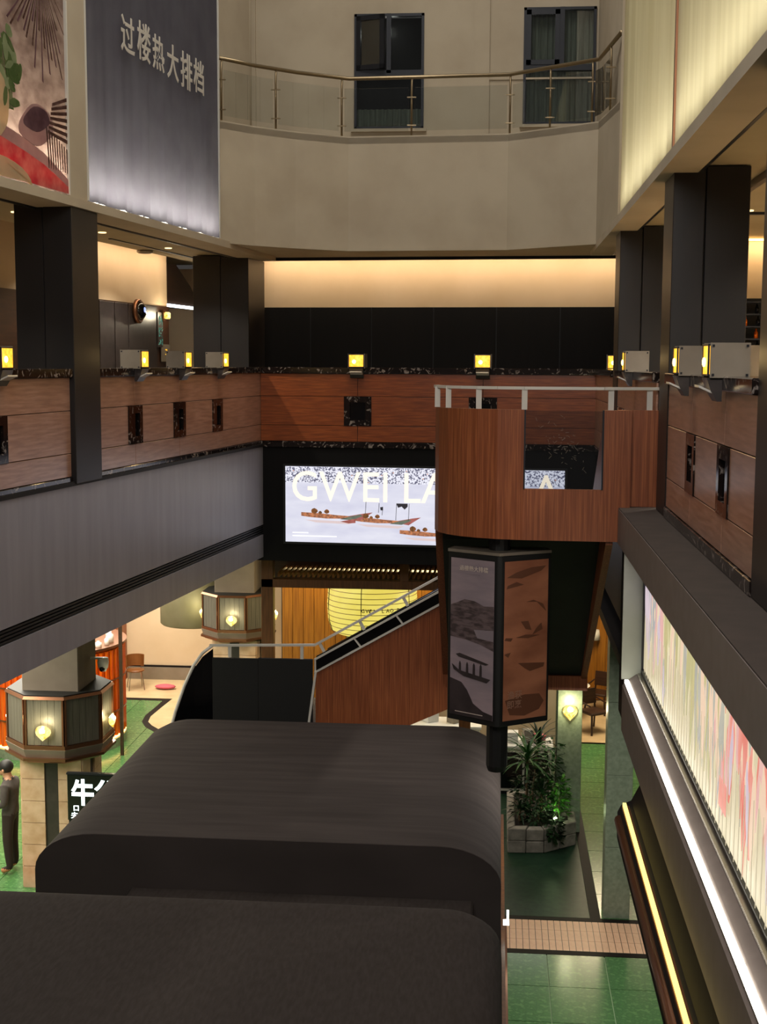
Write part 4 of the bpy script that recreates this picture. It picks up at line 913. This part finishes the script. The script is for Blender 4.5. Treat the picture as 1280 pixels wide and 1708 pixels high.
fpoly('picture', 'poster_brown', P, [(.06, q(0)), (.95, q(0)), (.95, q(1)), (.06, q(1))], .008)
for pts in [[(.1,.90),(.4,.89),(.8,.93),(.9,.96),(.6,.955),(.3,.93)], [(.1,.83),(.45,.85),(.3,.87),(.12,.85)], [(.5,.74),(.72,.735),(.92,.67),(.85,.72),(.65,.75)], [(.4,.62),(.5,.57),(.62,.56),(.55,.62)], [(.64,.53),(.85,.56),(.82,.60),(.72,.57)], [(.3,.52),(.55,.51),(.8,.525),(.5,.535)],
            [(.35,.36),(.9,.345),(.88,.32),(.6,.30),(.5,.32)], [(.07,.51),(.2,.50),(.24,.52),(.1,.525)], [(.07,.42),(.15,.40),(.2,.43),(.1,.425)], [(.1,.13),(.5,.155),(.8,.15),(.9,.10),(.8,.05),(.5,.02),(.2,.035)]]:
    fpoly('picture_shape', 'poster_brown_dark', P, [(u, q(z)) for u, z in pts], .011)
text('lettering', '渔获', 'poster_text', TT, P(.14, q(.135), .015), d, (0,0,1), .085, 1, .0, .001); text('lettering', '即烹', 'poster_text', TT, P(.14, q(.075), .015), d, (0,0,1), .085, 1, .0, .001)
# ------------------------------------------------------------------ right ledge, mural light box, LED fascia
rg = struct(MB().box(1.19, 1.57, 4.0, 13.15, 5.95, 6.29).build('wall_ledge_right', 'ledge_grey'), 'broad dark grey ledge below the right parapet')
MB().box(1.195, 1.57, 4.0, 13.1, 6.29, 6.30).build('top_shade', 'ledge_top_shade', rg)  # darker brown colour carries the overhang's shade on the ledge top
struct(MB().box(1.57, 4.5, 4.0, 22, 4.5, 6.1).build('wall_mass_right', 'black_panel'), 'dark slab edge behind the right mural')
struct(MB().box(1.25, 1.57, 12.38, 13.1, 4.25, 5.95).build('wall_return_right', 'black_panel'), 'dark return behind the end of the mural recess')
struct(MB().box(1.2, 1.57, 12.36, 12.40, 4.74, 5.95).build('wall_recess_end', 'recess_grey'), 'pale grey end panel of the mural recess')
em('mural_base', 'dccfae', 1.05, 'cabc96', 1.0, (2, 6, .35))
em('mural_line', 'c4b698', 1.0)
em('mural_pink', 'e4b8ae', 1.05, 'dca8a4', 3); em('mural_red', 'dc7a6c', 1.05, 'e49a8c', 3); em('mural_blue', 'a8a8ac', 0.99, 'b8b6b0', 3)
em('mural_lilac', 'd4c4cc', 1.05, 'c8b6c2', 3); em('mural_olive', 'c8bc88', 0.99, 'bcb886', 3); em('mural_skin', 'ecccb0', 1.02); em('mural_grey', 'b0aea2', 0.99, 'bebaaa', 4)
mu = empty('mural_lightbox', (1.41, 0, 0), 0, 'long backlit mural of pale painted figures under the right ledge', 'light box')
MB().box(.0, .1, 4.0, 12.36, 4.78, 5.96).build('casing', 'black_matte', mu)
MB().box(-.012, 0, 4.0, 12.30, 4.86, 5.95).build('picture', 'mural_base', mu)
MB().box(-.03, .0, 4.0, 12.34, 4.79, 4.85).build('lower_frame', 'alu_dark', mu); MB().box(-.03, 0, 12.30, 12.35, 4.79, 5.95).build('end_frame', 'alu_dark', mu)
def mpoly(nm, mat, pts, off=.014): return MB().prism(pts, -off-.003, -off, 'x').build(nm, mat, mu)
random.seed(5)
def figure(y, z, h, w, mat, head='mural_skin'):
    mpoly('figure_robe', mat, oval(y, z+h*.36, w*1.0, h*.42, 18, random.uniform(-.15, .15), .2), .015)
    mpoly('figure_fold', random.choice(['mural_skin', 'mural_grey', 'mural_pink', 'mural_lilac']), oval(y+w*random.uniform(-.4, .4), z+h*.3, w*.35, h*.3, 14, random.uniform(-.3, .3), .2), .018)
    mpoly('figure_head', head, oval(y, z+h*.87, w*.38, h*.11, 12), .017)
def zone(y):
    if y > 11: return ['mural_lilac', 'mural_pink', 'mural_grey', 'mural_lilac', 'mural_blue']
    if y > 9.2: return ['mural_olive', 'mural_olive', 'mural_skin', 'mural_grey', 'mural_olive']
    if y > 8: return ['mural_grey', 'mural_blue', 'mural_olive', 'mural_skin']
    return ['mural_red', 'mural_pink', 'mural_skin', 'mural_red', 'mural_pink', 'mural_grey']
for k in range(150):
    y = random.uniform(4.4, 12.2); h = random.uniform(.12, .40); z = random.uniform(4.95+h if y < 8.5 else 5.15+h*.6, 5.92-h*.4)
    mpoly('painted_stroke', random.choice(zone(y)), oval(y, z, random.uniform(.02, .09), h, 12, random.uniform(-.25, .25), .25), .013+.00005*k)
for y, z, h, w, mt in [(11.9, 5.1, .55, .10, 'mural_lilac'), (11.5, 5.05, .55, .11, 'mural_pink'), (11.2, 5.2, .5, .09, 'mural_lilac'), (10.8, 4.95, .45, .09, 'mural_blue'), (8.3, 5.25, .6, .10, 'mural_grey'), (7.7, 5.2, .65, .12, 'mural_red'), (7.1, 5.1, .7, .12, 'mural_red'), (6.5, 5.0, .8, .14, 'mural_pink'), (5.9, 5.0, .8, .14, 'mural_red')]:
    figure(y, z, h, w, mt)
mpoly('painted_patch', 'mural_red', [(7.75, 5.02), (8.0, 5.02), (8.0, 5.2), (7.75, 5.2)], .0225)
for i in range(62): MB().box(-.026, -.022, 4.2+i*.13, 4.2025+i*.13, 4.86, 5.4).build('scored_line', 'mural_line', mu)
# fascia under the mural with the bright strip
ff = struct(MB().prism([(1.21, 4.25), (1.41, 4.25), (1.41, 4.79), (1.34, 4.79), (1.24, 4.72), (1.21, 4.68)], 4.0, 12.36, 'y').build('wall_fascia_right', 'ledge_grey'), 'dark bronze fascia under the mural, right side')
MB().box(1.345, 1.385, 4.0, 12.3, 4.79, 4.815).build('shelf_rail', 'steel', ff)
L1 = empty('light_strip', (1.245, 4.0, 4.735), 0, 'bright white light strip under the mural on the right, upper of two', 'strip light')
for i in range(7): MB().box(-.020, .016, i*1.2+.01, min(i*1.2+1.19, 8.30), -.012, .014).build('tube', 'led_bright', L1)
MB().box(-.02, .05, 0, 8.3, -.05, -.013).build('channel', 'steel', L1)
# lower canopy with yellow strip
lc = struct(MB().prism([(1.04, 3.78), (1.57, 3.78), (1.57, 4.24), (1.22, 4.24), (1.15, 4.10), (1.07, 4.06), (1.04, 4.0)], 4.0, 10.75, 'y').build('wall_canopy_right', 'black_panel'), 'dark canopy edge along the lower right')
m = MB(); m.tube([(1.045, 4.0, 3.98), (1.045, 10.6, 3.98)], .045, 10); m.build('rounded_edge', 'bronze', lc, True)
L2 = empty('light_strip', (1.085, 4.0, 4.10), 0, 'yellow white light strip on the lower right canopy edge, lower of two', 'strip light')
for i in range(6): MB().box(-.014, .014, i*1.11, i*1.11+1.10, -.012, .012).build('tube', 'led_yellow', L2)
MB().box(-.02, .05, 0, 6.65, -.045, -.013).build('channel', 'bronze', L2)
struct(MB().box(1.50, 4.5, 12.5, 23, 4.10, 4.24).build('ceiling_ground_right', 'black_panel'), 'ground floor ceiling on the right', 'ceiling')
# ------------------------------------------------------------------ ground floor right: pillars, planter, far lounge
p1 = empty('pillar', (1.76, 18.05, 0), 0, 'plain pale green stone pillar on the ground floor, nearest right', 'pillar')
for k in range(4): MB().box(-.19, .17, -.17, .17, k*1.03+.002, k*1.03+1.028).build('stone_block', 'granite_green', p1, bevel=.004)
p2 = empty('pillar', (1.25, 21.46, 0), 0, 'green grey stone pillar with one glowing shell sconce above the planter', 'pillar')
MB().box(-.20, .20, -.18, .18, 0, 3.9).build('shaft', 'granite_green', p2, bevel=.006)
m = MB(); m.tube([(-.215, -.12, 0), (-.215, -.12, 3.0)], .015, 6); m.build('conduit', 'steel', p2)
m = MB(); n = 10; pts = [(0, -.16)]+[(.12*math.sin(t), .10*math.cos(t)) for t in [math.radians(120-240*j/n) for j in range(n+1)]]
m.add([(a, -.21-.03*math.cos(a*11), 2.06+b) for a, b in pts]+[(0, -.32, 2.02)], [(j, (j+1) % len(pts), len(pts)) for j in range(len(pts))]); sh = m.build('sconce_shell', 'shell_amber', p2, True, recalc=False)
MB().ball((0, -.26, 2.09), .05, 10).build('bulb', 'bulb_sconce', sh, True); point('sconce_light', (1.25, 21.05, 2.17), 15, (1, .9, .55), .04)
wv = struct(MB().box(2.75, 2.95, 18.3, 31, 0, 4.1).build('wall_passage_right', 'granite_green'), 'green stone side wall of the right passage')
pl = empty('planter', (.85, 21.2, 0), 0, 'low rough stone planter wall holding spiky green plants', 'planter')
edge = [(-.60, -.98), (-.02, -.93), (.50, -.52), (.50, .0), (.16, .02), (.16, .9), (-.60, .9)]
inner = [(-.48, -.82), (-.06, -.78), (.38, -.44), (.38, -.12), (.06, -.10), (.06, .8), (-.48, .8)]
random.seed(2)
for (xa, ya), (xb, yb), (ia, ja), (ib, jb) in zip(edge, edge[1:]+edge[:1], inner, inner[1:]+inner[:1]):
    nst = max(2, int(math.dist((xa, ya), (xb, yb))/.26))
    for k in range(nst):
        for lv in range(2):
            t0, t1 = k/nst+.008, (k+1)/nst-.008; z0, z1 = lv*.20+.003, lv*.20+.197+random.uniform(-.006, .006)
            f = lambda A, B, t: (A[0]+(B[0]-A[0])*t, A[1]+(B[1]-A[1])*t)
            MB().prism([f((xa,ya),(xb,yb),t0), f((xa,ya),(xb,yb),t1), f((ia,ja),(ib,jb),t1), f((ia,ja),(ib,jb),t0)], z0, z1).build('stone', 'stone_grey', pl, bevel=.012)
m = MB(); m.prism(inner, .0, .34); m.build('soil', 'soil', pl)
leaf = MB(); n = 5
for i in range(n+1):
    t = i/n; w = .022*math.sin(math.pi*(.12+.88*t)**.8)+.001; x = t*.52; z = .30*t-.34*t*t
    leaf.v += [(x, -w, z+.006), (x, 0, z), (x, w, z+.006)]
leaf.f = [f for i in range(n) for f in ((i*3, i*3+1, i*3+4, i*3+3), (i*3+1, i*3+2, i*3+5, i*3+4))]
LM = {}
for mt in ('leaf_green', 'leaf_dark', 'leaf_light'):
    LM[mt] = leaf.mesh('leaf'); LM[mt].materials.append(MATS[mt])
def dracaena(x, y, h, n, mt, label, k=1.0, lean=0):
    o = empty('spiky_plant', (x, y, .34), 0, label, 'plant', 'spiky plants in the stone planter')
    MB().tube([(0, 0, 0), (lean*.5, 0, h*.5), (lean, 0, h)], [.025, .02, .016], 6).build('stem', 'stem_brown', o)
    for i in range(n):
        l = link('leaf', LM[mt], None, o); a = i*2.399; e = math.radians(75-105*i/n)
        l.location = (lean, 0, h-.10*i/n); l.rotation_euler = (0, -e*.75, a); s = k*random.uniform(.8, 1.1); l.scale = (s, s*1.1, s)
dracaena(.56, 21.0, .98, 40, 'leaf_green', 'tallest spiky plant with arching narrow leaves, left in the planter', 1.0)
dracaena(.66, 21.65, 1.05, 34, 'leaf_dark', 'dark spiky plant behind the tallest one in the planter', .95, .1)
dracaena(.80, 20.9, .45, 30, 'leaf_dark', 'low dark spiky plant in the planter middle', .8)
dracaena(1.02, 20.92, .30, 26, 'leaf_light', 'bright green spiky plant lit from below beside the pillar', .75)
dracaena(.45, 20.75, .22, 24, 'leaf_dark', 'low dark spiky plant at the left end of the planter', .7)
def shrub(x, y, rx, rz, z, mt, label, n=260):
    o = empty('shrub', (x, y, .34), 0, label, 'shrub', 'leafy shrubs in the planter'); m = MB()
    for i in range(n):
        a = random.uniform(0, 6.28); r = rx*random.random()**.5; zz = z+random.uniform(-rz, rz); c = Vector((r*math.cos(a), r*math.sin(a), zz)); d = Vector((math.cos(a), math.sin(a), random.uniform(-.8, .6))).normalized()*.095
        s = d.cross(Vector((random.random(), random.random(), 1))).normalized()*.028
        m.add([c, c+d*.5+s, c+d, c+d*.5-s], [(0, 1, 2, 3)])
    f = m.build('foliage', mt, o, recalc=False); f['kind'] = 'stuff'
    MB().tube([(0, 0, 0), (0, 0, z)], .012, 6).build('stem', 'stem_brown', o)
shrub(1.08, 20.95, .16, .28, .38, 'leaf_light', 'bright leafy shrub glowing beside the green pillar'); shrub(.75, 20.7, .24, .20, .15, 'leaf_dark', 'dark leafy shrub at the front of the planter', 320); shrub(.98, 20.42, .14, .18, .0, 'leaf_dark', 'dark trailing shrub hanging over the planter edge', 240)
shrub(.62, 20.95, .30, .35, .45, 'leaf_dark', 'dense dark leafy shrub below the tallest spiky plant', 420); shrub(.92, 21.25, .22, .45, .75, 'leaf_green', 'upright mid green shrub against the green pillar', 380)
ul = empty('plant_uplight', (1.02, 20.72, .34), 0, 'small green white uplight among the planter leaves', 'lamp')
MB().lathe([(0, 0), (.04, 0), (.045, .07), (0, .07)], n=12).build('housing', 'black_matte', ul); em('uplight_glow', 'd8ffb0', 12); MB().ball((0, 0, .075), .032, 10).build('lens', 'uplight_glow', ul, True)
point('plant_uplight_lamp', (1.0, 20.66, .62), 3.5, (.75, 1, .5), .04)
# lounge beyond
wr = struct(MB().box(1.3, 3.4, 30.0, 30.15, 0, 4.3).build('wall_lounge', 'wood_dark'), 'amber boarded wall at the end of the right passage')
for i in range(10): MB().box(1.32+i*.205, 1.52+i*.205, 29.97, 30.0, .02, 4.28).build('board', 'wood_amber', wr, bevel=.004)
def wood_chair(x, y, rz, label):
    c = empty('lounge_chair', (x, y, 0), rz, label, 'chair', 'dark wood lounge chairs')
    MB().box(-.24, .24, -.24, .24, .40, .46).build('seat', 'wood_dark', c, bevel=.02)
    m = MB(); m.prism([(.22, .55), (.27, .86), (.24, .86), (.19, .55)], -.22, .22, 'x'); m.build('backrest', 'wood_dark', c)
    for a, b in ((-1,-1),(1,-1)): MB().tube([(.20*a, .20*b, .42), (.25*a, .27*b, 0)], .022, 6).build('leg', 'wood_dark', c)
    for a in (-1, 1): MB().tube([(.20*a, .26, .86), (.20*a, .20, .42), (.25*a, .29, 0)], .02, 6).build('leg', 'wood_dark', c)
    for a in (-1, 1): MB().tube([(.24*a, -.18, .60), (.24*a, .22, .66)], .018, 6).build('armrest', 'wood_dark', c)
    return c
wood_chair(2.1, 27.4, .6, 'dark wood chair on the cream floor beyond the green pillar, nearer one'); wood_chair(2.35, 29.0, -.5, 'dark wood chair beside the white round table by the amber wall')
tb = empty('round_table', (1.7, 28.5, 0), 0, 'white round table among the dark chairs in the right lounge', 'table')
MB().lathe([(0, .70), (.38, .70), (.40, .715), (.38, .73), (0, .73)], n=24).build('top', 'white_paint', tb); MB().lathe([(0, 0), (.2, 0), (.2, .02), (.03, .04), (.03, .70), (0, .70)], n=16).build('pedestal', 'wood_dark', tb)
ws = empty('wall_lamp', (2.25, 29.9, 1.55), 0, 'small white fabric lamp shade on the amber lounge wall', 'wall lamp')
MB().lathe([(.10, -.10), (.16, -.10), (.13, .12), (.10, .12)], n=16).build('shade', 'white_paint', ws, True); MB().box(-.02, .02, 0, .08, -.02, .02).build('arm', 'bronze', ws); MB().ball((0, 0, 0), .04, 8).build('bulb', 'bulb_sconce', ws, True)
# bright service counters behind the planter and under the stair
wh = struct(MB().box(-1.4, 1.3, 26.1, 26.2, 0, 2.4).build('wall_service', 'plaster_warm'), 'pale low wall behind the service counters')
def counter(x, y, w, label):
    o = empty('service_counter', (x, y, 0), 0, label, 'counter')
    MB().box(-w/2, w/2, -.3, .3, .06, .84).build('body', 'white_paint', o, bevel=.01); MB().box(-w/2-.03, w/2+.03, -.33, .33, .84, .90).build('worktop', 'white_plastic', o, bevel=.01); MB().box(-w/2+.04, w/2-.04, -.26, .26, 0, .06).build('plinth', 'black_matte', o)
    MB().box(-w/2+.06, -.02, -.312, -.30, .12, .78).build('door', 'black_gloss', o); MB().box(.02, w/2-.06, -.312, -.30, .12, .78).build('door', 'black_gloss', o); return o
counter(.55, 23.4, 1.0, 'white topped counter with dark doors behind the planter'); counter(-.9, 24.6, 1.3, 'white topped counter seen under the stair flight')
random.seed(9)
for i, (x, y, w, h, mt, lb) in enumerate([(.35, 23.4, .10, .16, 'white_plastic', 'white carton on the counter behind the planter'), (.62, 23.35, .08, .22, 'stone_grey', 'grey canister on the counter behind the planter'), (.82, 23.45, .10, .10, 'pink_cloth', 'pink box on the counter behind the planter'),
                                        (-1.2, 24.6, .12, .18, 'white_plastic', 'white carton on the counter under the stair'), (-.75, 24.55, .10, .24, 'lamp_plate', 'grey tin on the counter under the stair')]):
    o = empty('carton', (x, y, .90), .2*i, lb, 'box'); MB().box(-w, w, -w, w, 0, h).build('body', mt, o, bevel=.008); MB().box(-w*1.03, w*1.03, -w*1.03, w*1.03, h, h+.02).build('lid', mt, o)
area('service_lamp', (.2, 24.6, 3.4), (2.5, .5), 40, (1, .95, .85))
# ------------------------------------------------------------------ person at the left edge
def person():
    o = empty('person', (-7.26, 18.75, 0), math.radians(-90), 'person in a dark jacket and brown trousers, head bowed, at the left picture edge', 'person')
    V = [(0,0,.92), (0,.01,1.08), (0,.02,1.25), (0,.0,1.40), (0,-.02,1.46), (0,-.04,1.53), (0,-.07,1.60),
         (-.10,0,.88), (-.12,-.01,.50), (-.12,.02,.09), (-.12,-.12,.04), (.10,0,.88), (.12,-.01,.50), (.12,.02,.09), (.12,-.12,.04),
         (-.19,0,1.37), (-.24,.0,1.10), (-.17,-.24,1.08), (-.14,-.31,1.10), (.19,0,1.37), (.24,0,1.10), (.17,-.24,1.08), (.14,-.31,1.10)]
    Ed = [(0,1),(1,2),(2,3),(3,4),(4,5),(5,6),(0,7),(7,8),(8,9),(9,10),(0,11),(11,12),(12,13),(13,14),(3,15),(15,16),(16,17),(17,18),(3,19),(19,20),(20,21),(21,22)]
    Rd = [.15,.14,.16,.13,.065,.07,.095,.10,.075,.055,.045,.10,.075,.055,.045,.075,.06,.045,.03,.075,.06,.045,.03]
    me = bpy.data.meshes.new('body'); me.from_pydata(V, Ed, []); b = link('body', me, 'skin', o)
    sk = b.modifiers.new('skin', 'SKIN'); 
    for i, r in enumerate(Rd): me.skin_vertices[0].data[i].radius = (r, r*.82 if i in (0,1,2,3) else r)
    me.skin_vertices[0].data[0].use_root = True
    ss = b.modifiers.new('sub', 'SUBSURF'); ss.levels = ss.render_levels = 2
    dg = bpy.context.evaluated_depsgraph_get(); m2 = bpy.data.meshes.new_from_object(b.evaluated_get(dg)); b.modifiers.clear(); b.data = m2
    m2.materials.clear(); 
    for k in ('skin', 'cloth_jacket', 'cloth_trousers', 'shoe'): m2.materials.append(MATS[k])
    for p in m2.polygons:
        c = p.center; p.use_smooth = True
        p.material_index = 3 if c.z < .085 else 2 if c.z < .93 else 1 if (c.z < 1.455 and c.y > -.26) else 0
    for s in (-1, 1):
        for k in range(4):
            x = s*.14-s*.012+k*.016*s-.012*s
            MB().tube([(x, -.32, 1.105), (x*.94, -.36, 1.115-.004*k), (x*.9, -.385, 1.10)], [.009, .0085, .007], 6).build('finger', 'skin', o, True)
        MB().tube([(s*.11, -.30, 1.11), (s*.085, -.33, 1.13), (s*.075, -.355, 1.135)], [.010, .009, .007], 6).build('thumb', 'skin', o, True)
    h = MB(); h.ball((0, -.045, 1.63), .112, 16, (.92, 1.0, .96)); h.build('hair', 'hair_black', o, True)
    f = MB(); f.ball((0, -.105, 1.575), .082, 14, (.88, .8, 1.05)); f.build('face', 'skin', o, True)
    for q in (-1, 1): MB().ball((q*.032, -.165, 1.59), .010, 8).build('eye', 'black_gloss', o, True)
    f = MB(); f.ball((0, -.175, 1.562), .016, 8, (.8, 1.1, 1.2)); f.build('nose', 'skin', o, True)
    f = MB(); f.ball((0, -.165, 1.53), .022, 8, (1.1, .4, .3)); f.build('mouth', 'pink_cloth', o, True)
    for q in (-1, 1): MB().ball((q*.10, -.06, 1.585), .025, 8, (.4, .8, 1.2)).build('ear', 'skin', o, True)
    c = MB(); c.lathe([(.075, 1.43), (.082, 1.44), (.075, 1.475), (.068, 1.47)], 0, -.02, 16); c.build('collar', 'cloth_jacket', o, True)
    return o
person()
ph = empty('phone', (-7.66, 18.75, 1.10), math.radians(-90), 'small white phone held by the person at the left edge', 'phone')
MB().box(-.035, .035, -.005, .005, 0, .14).build('case', 'white_plastic', ph, bevel=.003); MB().box(-.03, .03, .005, .006, .008, .132).build('screen', 'led_cool', ph)
